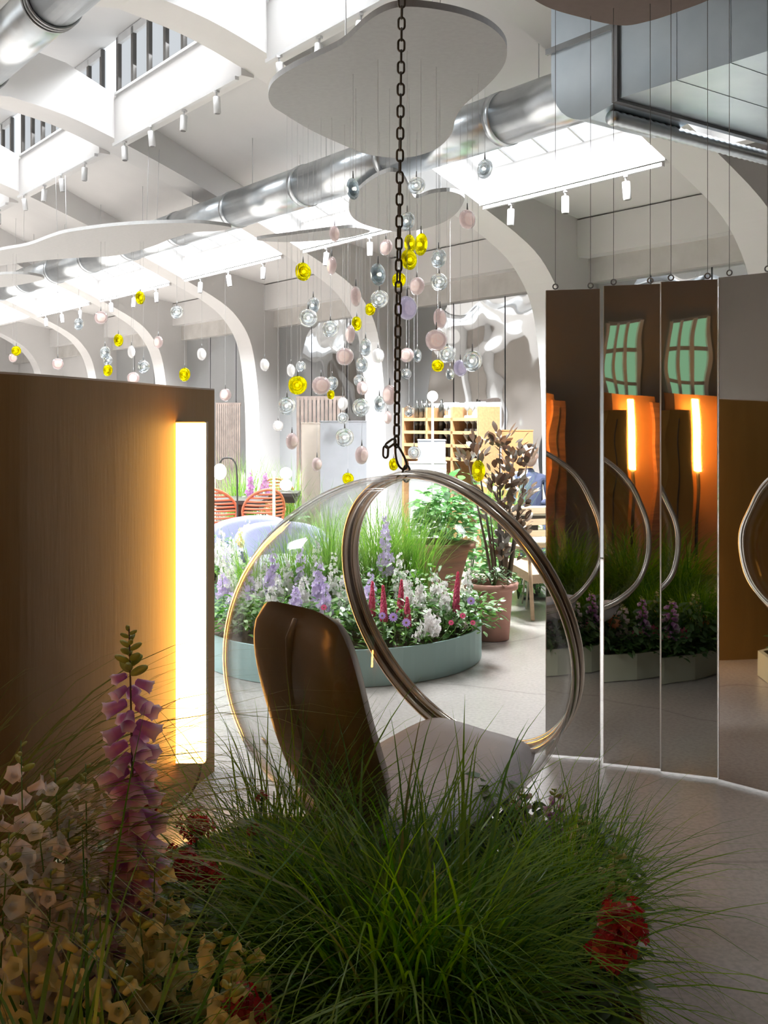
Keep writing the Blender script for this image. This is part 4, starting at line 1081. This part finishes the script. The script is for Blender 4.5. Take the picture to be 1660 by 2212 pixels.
cname = {'fl_lilac': 'lilac', 'fl_white': 'white', 'fl_pink': 'pink red'}
far.sort(key=lambda f: f[1])
for (kd, px, py, Z, m) in far:
    key = (kd, m); q = cntk.get(key, 0); cntk[key] = q + 1
    tip = at(px, py, Z); base = inpl(pp(px, Z)); base.x += ru(-.02, .02)
    if kd == 'fox': far_spike('foxglove', 'pale %s foxglove in the mint planter, %s from its lamp wall end' % (cname[m], ordw(q)), 'flower', GF, base, tip, 46, m, .034, .42, 14, .11)
    elif kd == 'spk': far_spike('snapdragon', '%s flower spike in the mint planter, %s from its lamp wall end' % (cname[m], ordw(q)), 'flower', GF, base, tip, 30, m, .029, .45, 12, .09)
    else: far_spike('lupin', '%s lupin spike in the mint planter, %s from its lamp wall end' % (cname[m], ordw(q)), 'flower', GF, base, tip, 110, m, .0175, .42, 16, .10, dense=True)
for i, (px, py, Z, r, m, c_) in enumerate([(735, 1372, 5.95, .034, 'fl_white', 'white'), (730, 1342, 6.0, .022, 'fl_white', 'small white'), (850, 1333, 5.98, .030, 'fl_violet', 'violet'), (878, 1345, 5.95, .028, 'fl_violet', 'lower violet'), (826, 1330, 6.0, .024, 'fl_violet', 'violet half-hidden'), (1018, 1298, 6.25, .028, 'fl_violet', 'violet outermost'), (700, 1312, 6.0, .02, 'fl_pink', 'small pink'), (1000, 1330, 6.1, .02, 'fl_pink', 'pink'), (975, 1345, 6.05, .018, 'fl_pink', 'smaller pink'), (1022, 1345, 6.2, .018, 'fl_pink', 'outer pink')]):
    daisy('daisy', '%s daisy in the mint planter' % c_, 'flower', GF, inpl(pp(px, Z)), at(px, py, Z), r, m)
# a pale drooping spike at the rim
far_spike('drooping_spike', 'pale green drooping flower tassel at the mint planter rim', 'flower', GF, inpl(pp(905, 5.98)), at(912, 1345, 5.95), 40, 'fl_white', .012, .3, 8, .08)
for i, (px, Z, n_, L) in enumerate([(720, 7.1, 380, (.55, .95)), (820, 7.25, 420, (.65, 1.02)), (640, 7.0, 260, (.5, .8)), (890, 7.3, 320, (.6, .95)), (540, 7.0, 160, (.4, .7))]):
    clump('ornamental_grass', 'bright green grass tuft in the mint planter, %s from its lamp wall end' % ORD[sorted([720, 820, 640, 890, 540]).index(px)], 'grass tufts in the mint planter', inpl(pp(px, Z)), n_, .10, L, (.004, .008), (66, 89), (10, 95), 'grass_far', parts=24)
pxs = [520, 580, 640, 700, 755, 800, 850, 900, 950, 990, 1020, 610, 720, 830, 930]
order = sorted(pxs)
for i, px in enumerate(pxs):
    Z = (6.12 + .12 * (i % 3) + abs(px - 740) / 300 * .35) if i < 11 else 6.75
    bush('leafy_plant', 'leafy green filler plant in the mint planter, %s from its lamp wall end' % ORD[order.index(px)], 'leafy plants in the mint planter', inpl(pp(px, Z)), 230, .20, .27 if i < 11 else .40, .06, 'leaf_green', 6)
# second bed further back on the lamp-wall side
root = empty('round_planter', (-1.95, 8.6, 0)); tag(root, 'second round planter of pale flowers behind the light strip', 'planter')
b = MB(); b.lathe([(.75, 0.003), (.75, .22), (.738, .22), (.738, 0.003)], 48, None, False, True); b.build('planter_wall', 'mint', root)
b = MB(); b.lathe([(0.001, .19), (.737, .19)], 40); b.build('soil', 'soil', root)
k = 0
for (px, py, Z, m) in [(478, 1130, 8.1, 'fl_white'), (500, 1155, 8.2, 'fl_white'), (520, 1140, 8.3, 'fl_cream'), (470, 1165, 8.0, 'fl_white'), (535, 1115, 8.9, 'fl_white'), (490, 1180, 8.0, 'fl_lilac'), (515, 1190, 8.1, 'fl_white')]:
    far_spike('snapdragon', 'pale flower spike behind the light strip, %s one counted from the strip' % ORD[k], 'flower', 'flowers behind the light strip', Vector(((px - 830) / F * Z, Z, .19)), at(px, py, Z), 30, m, .026, .5, 16, .11); k += 1
for i, (x, y) in enumerate([(-1.6, 8.2), (-1.4, 8.6), (-1.75, 8.7)]):
    bush('leafy_plant', 'pale leafy plant behind the light strip, %s from the grey armchair' % ORD[i], 'leafy plants behind the strip', (x, y, .19), 200, .22, .4, .07, 'leaf_green', 6)

# ================================================================== POTS
def pot(name, label, c, prof, m, rim=None):
    rt = empty(name, c); tag(rt, label, 'pot', 'terracotta pots')
    b = MB(); b.lathe(prof, 40); b.build('pot_body', m, rt)
    if rim: b = MB(); b.lathe(rim, 40, None, True, True); b.build('pot_rim', m, rt)
    b = MB(); b.lathe([(0.001, prof[-1][1] - .04), (prof[-1][0] - .02, prof[-1][1] - .04)], 30); b.build('soil', 'soil', rt)
    return rt
Zp = 7.05; xp = (1066 - 830) / F * Zp
pot('terracotta_pot', 'tall terracotta pot standing beside the mint planter', (xp, Zp + .15, 0), [(0.001, 0.004), (.125, .004), (.15, .36), (.155, .38)], 'terracotta', [(.155, .345), (.185, .35), (.19, .39), (.16, .392)])
bush('white_flowering_plant', 'small white-flowered plant growing in the tall terracotta pot', None, (xp + .02, Zp + .15, .35), 160, .17, .16, .045, 'leaf_dark', 6)
Zq = 7.95; xq = (955 - 830) / F * Zq
pot('terracotta_pot', 'rusty conical pot with a wide rim behind the flowers', (xq, Zq + .2, 0), [(0.001, 0.004), (.12, .004), (.17, .3), (.23, .52), (.235, .54)], 'rust', [(.235, .515), (.275, .52), (.28, .56), (.235, .562)])
rt = bush('climbing_vine', 'bright leafy vine growing in the rusty conical pot', None, (xq + .02, Zq + .2, .52), 330, .24, .50, .085, 'leaf_vine', 7, flat=.8)
rt = bush('climbing_vine', 'large-leaved vine behind the bubble chair rim, left of the dark shrub', None, (at(985, 1150, 8.7).x, 8.7, .02), 300, .30, 1.15, .10, 'leaf_vine', 7, flat=.8)
def shrub(name, label, base, h, tiers, m):
    rt = empty(name, base); tag(rt, label, 'shrub')
    b = MB(); bl = MB()
    for (x, z, r, n_) in tiers:
        b.tube([(ru(-.02, .02), 0, 0), (x * .5, ru(-.04, .04), z * .5), (x, 0, z)], [.014, .010, .004], 6)
        for i in range(n_):
            d = Vector((ru(-1, 1), ru(-1, 1), ru(-.6, .9))).normalized() * r * rnd() ** .5
            leaf(bl, Vector((x, 0, z)) + d, (d.x + .001, d.y, abs(d.z) * .4 + .1), .11 * ru(.6, 1.15), .05, ru(.1, .5))
    b.build('branches', 'stem_brown', rt); bl.build('leaves', m, rt)
Zs = 7.75
def sh_(px, py): p = at(px, py, Zs); return p
sb = at(1085, 1000, Zs); base = Vector((sb.x, Zs, 0))
tiers = []
for (px, py, r, n_) in [(1080, 962, .12, 26), (1110, 985, .13, 30), (1140, 995, .10, 18), (1030, 975, .12, 26), (1012, 1000, .10, 20), (1105, 1030, .14, 36), (1075, 1050, .15, 40), (1125, 1065, .13, 30), (1095, 1100, .15, 40), (1060, 1115, .14, 34), (1120, 1140, .12, 26), (1095, 1160, .13, 30), (1085, 1200, .14, 30)]:
    p = sh_(px, py); tiers.append((p.x - base.x, p.z, r, n_))
shrub('dark_shrub', 'tall dark maroon-leaved shrub behind the bubble chair rim', base, 1.3, tiers, 'leaf_maroon')
# ground plants further back
for i, (px, Z, h, m) in enumerate([(1015, 9.4, .55, 'leaf_vine'), (1140, 9.6, .75, 'leaf_green'), (1165, 9.0, .45, 'leaf_vine'), (1120, 8.8, .4, 'leaf_green'), (640, 10.4, .6, 'leaf_vine')]):
    bush('leafy_plant', 'bushy green floor plant in the cafe area, %s in depth' % ORD[i], 'cafe floor plants', ((px - 830) / F * Z, Z, .004), 170, .26, h, .10, m, 6)
clump('ornamental_grass', 'upright bright grass beside the coral chairs', None, ((525 - 830) / F * 11.4, 11.4, .01), 260, .16, (.8, 1.25), (.006, .012), (76, 89), (2, 45), 'grass_far')
clump('ornamental_grass', 'upright grass in front of the beige partition', None, ((628 - 830) / F * 11.9, 11.9, .01), 160, .12, (.7, 1.2), (.006, .012), (74, 89), (5, 60), 'grass_far')
clump('ornamental_grass', 'wispy grass in front of the grey partition', None, ((700 - 830) / F * 10.2, 10.2, .01), 130, .14, (.7, 1.15), (.004, .008), (60, 85), (20, 100), 'grass_far')
clump('ornamental_grass', 'bright grass beside the shelving', None, ((1075 - 830) / F * 10.4, 10.4, .01), 220, .16, (.7, 1.12), (.006, .012), (74, 89), (5, 50), 'grass_far')
for i, (px, py, Z) in enumerate([(541, 1018, 11.0), (573, 1018, 11.3)]):
    far_spike('foxglove', 'mauve foxglove standing behind the coral chairs, %s' % ('nearer the tall grass' if i == 0 else 'nearer the light stick'), 'flower', 'mauve foxgloves behind the chairs', ((px - 830) / F * Z, Z, .01), at(px, py, Z), 46, 'fl_purple', .03, .72, 10, .14)

# ================================================================== CAFE FURNITURE
def wx(px, Z): return (px - 830) / F * Z
def tub(label, px, Z, rz, s=1.0):
    rt = empty('tub_armchair', (wx(px, Z), Z, 0), rz); tag(rt, label, 'armchair', 'lavender tub armchairs')
    b = MB(); n = 22; vs = []; fs = []
    for i in range(n + 1):
        a = math.radians(-20 + 220 * i / n); k = math.sin(math.pi * i / n) ** .6
        x, y = .40 * math.cos(a), .36 * math.sin(a); top = .50 + .20 * k
        for (q, z) in ((1.0, .16), (1.03, .4), (1.02, top - .03), (.97, top), (.88, top - .01), (.82, top - .05), (.80, .35), (.80, .16)): vs.append((x * q * s, y * q * s, z * s))
    for i in range(n):
        for j in range(8): j2 = (j + 1) % 8; fs.append((i * 8 + j, i * 8 + j2, (i + 1) * 8 + j2, (i + 1) * 8 + j))
    fs += [tuple(range(8)), tuple(n * 8 + j for j in reversed(range(8)))]
    b.add(vs, fs, True); b.build('shell_back', 'lavender_fabric', rt)
    b = MB(); b.lathe([(0.001, .2), (.30, .2), (.33, .24), (.335, .36), (.31, .41), (.2, .43), (0.001, .435)], 28, Matrix.Diagonal((s, .95 * s, s, 1))); b.build('seat_cushion', 'lavender_pale', rt)
    for (x, y) in ((.24, .2), (-.24, .2), (.24, -.22), (-.24, -.22)):
        b = MB(); b.tube([(x * s, y * s, .005), (x * .9 * s, y * .9 * s, .2 * s)], [.012, .018], 8); b.build('leg', 'table_dark', rt)
tub('lavender grey tub armchair behind the light strip, facing the flowers', 528, 9.0, math.radians(-25), .95)
tub('second lavender tub armchair half behind the bubble chair', 610, 8.45, math.radians(15), .95)
def wicker(label, px, Z, rz):
    rt = empty('wicker_chair', (wx(px, Z), Z, 0), rz); tag(rt, label, 'chair', 'coral round-backed chairs')
    # oval back frame with slats, facing -Y
    W_, H0, H1 = .21, .40, .84
    pts = [(W_ * math.cos(a), .20 + .10 * (math.sin(a) * .5 + .5) - .16 * abs(math.cos(a)) ** 2, (H0 + H1) / 2 + (H1 - H0) / 2 * math.sin(a)) for a in [2 * math.pi * k / 32 for k in range(32)]]
    b = MB(); b.tube(pts, .014, 8, True); b.build('back_frame', 'coral', rt)
    for i in range(11):
        z = H0 + (H1 - H0) * (i + .7) / 12; sn = (z - (H0 + H1) / 2) / ((H1 - H0) / 2); cw_ = math.sqrt(max(0, 1 - sn * sn)); yb = .20 + .10 * (sn * .5 + .5)
        b = MB(); b.tube([(W_ * cw_ * t, yb - .16 * (cw_ * t) ** 2, z) for t in (-1, -.5, 0, .5, 1)], .010, 6); b.build('back_slat', 'coral', rt)
    b = MB(); b.lathe([(0.001, .43), (.20, .43), (.225, .445), (.20, .465), (0.001, .465)], 26); b.build('seat', 'coral', rt)
    for (x, y) in ((.16, .15), (-.16, .15), (.16, -.15), (-.16, -.15)):
        b = MB(); b.tube([(x * 1.2, y * 1.2, .004), (x, y, .44)], .009, 6); b.build('leg', 'table_dark', rt)
wicker('coral slatted round-backed chair at the dark table, nearer the light strip', 478, 10.6, math.radians(165))
wicker('coral slatted round-backed chair at the dark table, nearer the bubble chair', 565, 10.4, math.radians(200))
wicker('coral chair beside the stacked globe lamp', 600, 12.4, math.radians(180))
def table(label, px, Z, w_, d_, h, m, mt, group=None, rz=0):
    rt = empty('cafe_table', (wx(px, Z), Z, 0), rz); tag(rt, label, 'table', group)
    b = MB(); b.box((0, 0, h - .02), (w_, d_, .04)); b.build('table_top', mt, rt)
    b = MB(); b.box((0, 0, h - .075), (w_ * .86, d_ * .8, .07)); b.build('apron', m, rt)
    b = MB(); b.box((0, 0, (h - .1) / 2 + .01), (.09, .09, h - .1)); b.build('pedestal', m, rt)
    b = MB(); b.box((0, 0, .014), (w_ * .5, d_ * .6, .02)); b.build('foot', m, rt)
table('dark table between the two coral chairs', 522, 10.9, .50, .7, .70, 'table_dark', 'table_dark')
table('dark table carrying the stacked globe lamp', 606, 11.6, .42, .5, .72, 'table_dark', 'table_dark')
table('pale topped dark table beside the hanging mirrors', 1150, 8.9, .42, .5, .76, 'table_dark', 'table_pale')
def stool(label, px, Z):
    rt = empty('bar_stool', (wx(px, Z), Z, 0)); tag(rt, label, 'stool', 'cream stools by the pale table')
    b = MB(); b.lathe([(0.001, .50), (.16, .50), (.175, .52), (.175, .545), (.15, .56), (0.001, .562)], 24); b.build('seat', 'stool_cream', rt)
    for k in range(4):
        a = math.pi / 4 + k * math.pi / 2; b = MB(); b.tube([(.17 * math.cos(a), .17 * math.sin(a), .004), (.11 * math.cos(a), .11 * math.sin(a), .5)], .008, 6); b.build('leg', 'stool_cream', rt)
stool('cream round stool in front of the pale table', 1165, 8.45); stool('cream round stool beyond the pale table pedestal', 1133, 9.5)
# wooden lounge chair
rt = empty('lounge_chair', (wx(1176, 8.2), 8.2, 0), math.radians(20)); tag(rt, 'pale wooden lounge chair between the terracotta pot and the mirrors', 'chair')
for s_ in (-1, 1):
    b = MB(); b.tube([(.26 * s_, -.30, .004), (.26 * s_, -.24, .52)], .016, 8); b.build('leg', 'pale_wood', rt)
    b = MB(); b.tube([(.26 * s_, .34, .004), (.26 * s_, .20, .46), (.24 * s_, .30, .80)], .016, 8); b.build('leg', 'pale_wood', rt)
    b = MB(); b.box((.265 * s_, -.02, .535), (.055, .56, .022)); b.build('armrest', 'pale_wood', rt)
b = MB(); b.box((0, -.02, .34), (.50, .5, .07), Matrix.Rotation(.12, 3, 'X')); b.build('seat', 'pale_wood', rt)
for i in range(4): b = MB(); b.box((0, .245 + .028 * i, .50 + .09 * i), (.48, .014, .05), Matrix.Rotation(-.3, 3, 'X')); b.build('back_slat', 'pale_wood', rt)
# shelving with bottles and glasses, parallel to the arcade
SU0 = hall(line_u(1056, 7.55), 7.55, 0); SU1 = hall(line_u(893, 7.55), 7.55, 0)
dv = (SU1 - SU0); Ls = dv.length; rzs = math.atan2(dv.y, dv.x)
rt = empty('shelf_unit', (SU0 + SU1) / 2, rzs); tag(rt, 'open oak shelving with bottles and glasses against the arcade', 'shelf')
midZ = ((SU0 + SU1) / 2).y
def hz(py): return EYE + (HZ - py) / F * midZ
hs = [hz(y) for y in (906, 934, 962, 990)]
for h in hs:
    b = MB(); b.box((0, 0, h), (Ls, .30, .035)); b.build('shelf_board', 'oak', rt)
for i in range(4):
    b = MB(); b.box((-Ls / 2 + Ls * i / 3, 0, (hz(880)) / 2), (.035, .30, hz(880))); b.build('upright', 'oak', rt)
b = MB(); b.box((0, -.16, hz(872) / 2 + .01), (Ls + .04, .02, hz(872))); b.build('back_panel', 'white_paint', rt)
b = MB(); b.box((Ls * .17, .0, hs[3] / 2), (Ls * .30, .28, hs[3] - .06)); b.build('base_cabinet', 'oak', rt)
bs = MB(); bs.lathe([(0.001, 0), (.036, 0), (.036, .17), (.013, .22), (.012, .29), (0.001, .29)], 12); BOT = bs.mesh('bottle')
bs = MB(); bs.lathe([(0.001, 0), (.028, 0), (.004, .01), (.004, .07), (.032, .10), (.035, .15), (.028, .17)], 12); WIN = bs.mesh('wine_glass')
ctr = (SU0 + SU1) / 2; ex = Vector((math.cos(rzs), math.sin(rzs), 0))
side_front = Vector((ex.y, -ex.x, 0));
if side_front.y > 0: side_front = -side_front
for r_i, h in enumerate(hs[:3]):
    for i in range(14):
        t = -Ls / 2 + .08 + (Ls - .16) * i / 13
        if min(abs(t - (-Ls / 2 + Ls * q / 3)) for q in range(4)) < .055: continue
        p = ctr + ex * t + Vector((0, 0, h + .019))
        bt = (i >= 8)
        o = mobj('bottle' if bt else 'wine_glass', BOT if bt else WIN, 'bottle_dark' if bt else 'tumbler_glass', None, p)
        if bt: o.scale = (1, 1, .72)
        tag(o, '%s on the %s oak shelf, %s from the mirror end' % ('dark bottle' if bt else 'stemmed drinking glass', ['top', 'middle', 'lower'][r_i], ordw(i)), 'bottle' if bt else 'glass', 'bottles on the oak shelves' if bt else 'glasses on the oak shelves')
# counters and partitions
def slab(name, label, cat, px0, px1, Z, h, m, dpt=.12, z0=.004):
    x0, x1 = wx(px0, Z), wx(px1, Z); rt = empty(name, ((x0 + x1) / 2, Z, 0)); tag(rt, label, cat)
    b = MB(); b.box((0, dpt / 2, (z0 + h) / 2), (x1 - x0, dpt, h - z0)); b.build('panel_body', m, rt)
    b = MB(); b.box((0, dpt / 2, h + .006), (x1 - x0 + .01, dpt + .01, .012)); b.build('top_edge', m, rt)
slab('display_panel', 'beige freestanding display panel behind the pendants', 'display panel', 652, 691, 11.6, 1.48, 'beige_panel')
slab('display_panel', 'wide grey freestanding display panel behind the pendants', 'display panel', 692, 792, 11.4, 1.5, 'grey_panel')
slab('counter_block', 'light grey counter cabinet below the oak shelves', 'counter', 905, 963, 10.9, 1.30, 'grey_panel', .3)
slab('counter_block', 'low white counter in front of the grey cabinet', 'counter', 885, 965, 10.5, 1.08, 'white_paint', .25)
slab('display_panel', 'orange display panel behind the dark shrub', 'display panel', 1078, 1152, 11.3, 1.40, 'orange_panel')
for nm, a, c, Z, h0, h1 in (('dark brown slatted screen above the grey display panel', 640, 745, 13.2, .0, 1.80), ('dark brown slatted screen beside the light strip', 466, 520, 15.0, .0, 1.75)):
    rt = empty('slatted_screen', (wx((a + c) / 2, Z), Z, 0)); tag(rt, nm, 'screen', 'slatted screens')
    x0, x1 = wx(a, Z) - rt.location.x, wx(c, Z) - rt.location.x
    for i in range(12):
        b = MB(); b.box((x0 + (x1 - x0) * (i + .5) / 12, 0, h1 / 2 + .004), ((x1 - x0) / 12 * .72, .03, h1)); b.build('slat', 'brown_slat', rt)
    b = MB(); b.box((0, .03, h1 + .0), (x1 - x0, .03, .05)); b.build('head_rail', 'brown_slat', rt)
# lamps
def globe_lamp(label, px, py, Z, r, pole=True):
    p = at(px, py, Z); rt = empty('globe_floor_lamp', (p.x, Z, 0)); tag(rt, label, 'lamp', 'white globe lamps')
    b = MB(); b.ell((0, 0, p.z), (r, r, r), 24, 16); b.build('globe', 'globe_white', rt)
    b = MB(); b.tube([(0, 0, .02), (0, 0, p.z - r * .96)], .012, 8); b.build('pole', 'white_paint', rt)
    b = MB(); b.lathe([(0.001, .004), (.13, .004), (.13, .02), (0.001, .022)], 24); b.build('base', 'white_paint', rt)
globe_lamp('slim white globe lamp in front of the oak shelves', 935, 856, 9.9, .052)
p = at(475, 1019, 9.6); rt = empty('globe_floor_lamp', (p.x + .16, 9.6, 0)); tag(rt, 'glowing globe lamp with a black bracket beside the light strip', 'lamp', 'white globe lamps')
b = MB(); b.ell((-.16, 0, p.z), (.062, .062, .075), 24, 16); b.build('globe', 'globe_white', rt)
b = MB(); b.tube(catmull([(.0, 0, .02), (.0, 0, p.z - .1), (-.03, 0, p.z + .10), (-.12, 0, p.z + .125), (-.16, 0, p.z + .08)], 6), .008, 8); b.build('bracket', 'dark_frame', rt)
b = MB(); b.lathe([(0.001, .004), (.12, .004), (.12, .02), (0.001, .022)], 24); b.build('base', 'dark_frame', rt)
p = at(592, 1130, 9.8); rt = empty('stick_lamp', (p.x, 9.8, 0)); tag(rt, 'thin glowing light stick standing beside the coral chair', 'lamp')
q = at(592, 1018, 9.8)
b = MB(); b.tube([(0, 0, .03), (0, 0, q.z)], .013, 10); b.build('light_tube', 'stick_warm', rt)
b = MB(); b.lathe([(0.001, .004), (.09, .004), (.09, .03), (0.001, .03)], 20); b.build('base', 'dark_frame', rt)
Zg = 11.6; rt = empty('table_lamp', (wx(618, Zg), Zg, .722)); tag(rt, 'stacked double globe lamp on the dark table', 'lamp')
for k in range(2): b = MB(); b.ell((0, 0, .075 + .13 * k), (.07, .07, .066), 22, 14); b.build('globe', 'globe_white', rt)
# person seated among the plants (dark hair, navy top)
Zh = 10.9; pc = at(1146, 985, Zh)
rt = empty('person', (pc.x, Zh, 0)); tag(rt, 'seated dark-haired person in a navy top behind the shrub', 'person')
V = [(0, 0, .48), (0, 0, .68), (0, .02, .88), (0, .02, .97), (.17, .02, .90), (.20, -.04, .68), (.10, -.18, .66), (-.17, .02, .90), (-.20, -.04, .68), (-.10, -.18, .66),
     (.10, -.02, .46), (.11, -.38, .47), (.11, -.40, .05), (-.10, -.02, .46), (-.11, -.38, .47), (-.11, -.40, .05), (0, .01, 1.02)]
E = [(0, 1), (1, 2), (2, 3), (2, 4), (4, 5), (5, 6), (2, 7), (7, 8), (8, 9), (0, 10), (10, 11), (11, 12), (0, 13), (13, 14), (14, 15), (3, 16)]
RD = [.14, .13, .11, .05, .055, .042, .032, .055, .042, .032, .09, .065, .045, .09, .065, .045, .045]
me = bpy.data.meshes.new('body'); me.from_pydata(V, E, []); o = bpy.data.objects.new('body', me); COL.objects.link(o); o.parent = rt
sk = o.modifiers.new('skin', 'SKIN'); sv = me.skin_vertices[0].data
for i, r in enumerate(RD): sv[i].radius = (r, r)
sv[0].use_root = True
o.modifiers.new('sub', 'SUBSURF').levels = 2; o.modifiers['sub'].render_levels = 2
me.materials.append(MATS['cloth_navy'])
b = MB(); b.ell((0, -.005, pc.z), (.075, .095, .115), 18, 14); b.ell((0, -.10, pc.z - .01), (.013, .02, .02), 8, 6)
for s_ in (-1, 1): b.ell((.075 * s_, 0, pc.z), (.012, .02, .03), 8, 6)
b.build('head', 'skin', rt)
b = MB(); b.ell((0, .02, pc.z + .035), (.084, .098, .098), 18, 12); b.build('hair', 'hair_black', rt)
rt2 = empty('bar_stool', (pc.x, Zh, 0)); tag(rt2, 'low stool under the seated person', 'stool')
b = MB(); b.lathe([(0.001, .34), (.17, .34), (.17, .375), (0.001, .375)], 20); b.build('seat', 'stool_cream', rt2)
for k in range(3):
    a = .5 + k * 2.1; b = MB(); b.tube([(.17 * math.cos(a), .17 * math.sin(a), .004), (.1 * math.cos(a), .1 * math.sin(a), .34)], .012, 6); b.build('leg', 'stool_cream', rt2)

# ================================================================== OPPOSITE SIDE (seen in the hanging mirrors)
def reflect_hit(px, panel, rplane):
    a, c = (Vector((*q, 0)) for q in MP[panel]); d = (c - a).normalized(); n_ = Vector((d.y, -d.x, 0))
    ray = Vector(((px - 830) / F, 1, 0)); t = a.dot(n_) / ray.dot(n_); P = ray * t
    ref = ray - 2 * ray.dot(n_) * n_
    rr_ = P.x * CW + P.y * SW; dr = ref.x * CW + ref.y * SW
    s_ = (rplane - rr_) / dr; H = P + ref * s_
    return (-SW * H.x + CW * H.y), t + s_
rw = RL + .03
u_a, d_a = reflect_hit(1440, 2, rw); u_b, d_b = reflect_hit(1532, 2, rw); dm = (d_a + d_b) / 2
h0, h1 = EYE + (HZ - 875) / F * dm, EYE + (HZ - 690) / F * dm
b = MB(); strip(b, min(u_a, u_b), max(u_a, u_b), (RL + .005, h0), (RL + .02, h0), h1 - h0); o = struct(b.build('window_90', 'garden_green'))
for i in range(4):
    uu = min(u_a, u_b) + abs(u_a - u_b) * i / 3
    b = MB(); strip(b, uu - .02, uu + .02, (RL + .02, h0), (RL + .05, h0), h1 - h0); b.build('window_mullion', 'white_paint', o)
for i in range(4):
    hh = h0 + (h1 - h0) * i / 3
    b = MB(); strip(b, min(u_a, u_b), max(u_a, u_b), (RL + .02, hh - .02), (RL + .045, hh - .02), .04); b.build('window_rail', 'grey_panel', o)
def cabinet(label, pxa, pxb, panel, pytop, m, off, name='tall_cabinet', cat='cabinet'):
    ua, da = reflect_hit(pxa, panel, RL + off); ub, db = reflect_hit(pxb, panel, RL + off); h = EYE + (HZ - pytop) / F * (da + db) / 2
    rt = empty(name, hall((ua + ub) / 2, RL + off / 2, 0)); tag(rt, label, cat)
    b = MB(); strip(b, min(ua, ub), max(ua, ub), (RL + .01, .004), (RL + off, .004), h); pinv(b.build('cabinet_body', m, rt), rt)
    uc = (ua + ub) / 2
    b = MB(); strip(b, uc - .006, uc + .006, (RL + off, .1), (RL + off + .004, .1), h - .2); pinv(b.build('door_gap', 'dark_frame', rt), rt)
cabinet('brown wooden cabinet reflected in the mirror beside the white column', 1183, 1222, 0, 868, 'rust', .35)
cabinet('wall niche block coloured as lamp glow, reflected in the second mirror', 1312, 1420, 1, 850, 'orange_panel', .3)  # orange lamp glow of the niche put into the block's colour
cabinet('ochre block reflected in the third mirror', 1436, 1495, 2, 895, 'wall_ochre', .5)

# second warm strip lamp, on the cabinet side, glowing in the second mirror
ul, dl = reflect_hit(1366, 1, RL + .42)
hb2, ht2 = EYE + (HZ - 1020) / F * dl, EYE + (HZ - 862) / F * dl
lp = hall(ul, RL + .42, 0)
rt = empty('strip_lamp', lp); tag(rt, 'golden strip lamp seen glowing in the second hanging mirror', 'lamp')
b = MB(); b.box((0, 0, (hb2 + ht2) / 2), (.045, .045, ht2 - hb2), Matrix.Rotation(TH, 3, 'Z')); b.build('light_tube', 'strip_gold', rt)
b = MB(); b.tube([(0, 0, .02), (0, 0, hb2)], .018, 10); b.build('pole', 'dark_frame', rt)
b = MB(); b.lathe([(0.001, .004), (.16, .004), (.16, .02), (0.001, .022)], 24); b.build('base', 'dark_frame', rt)
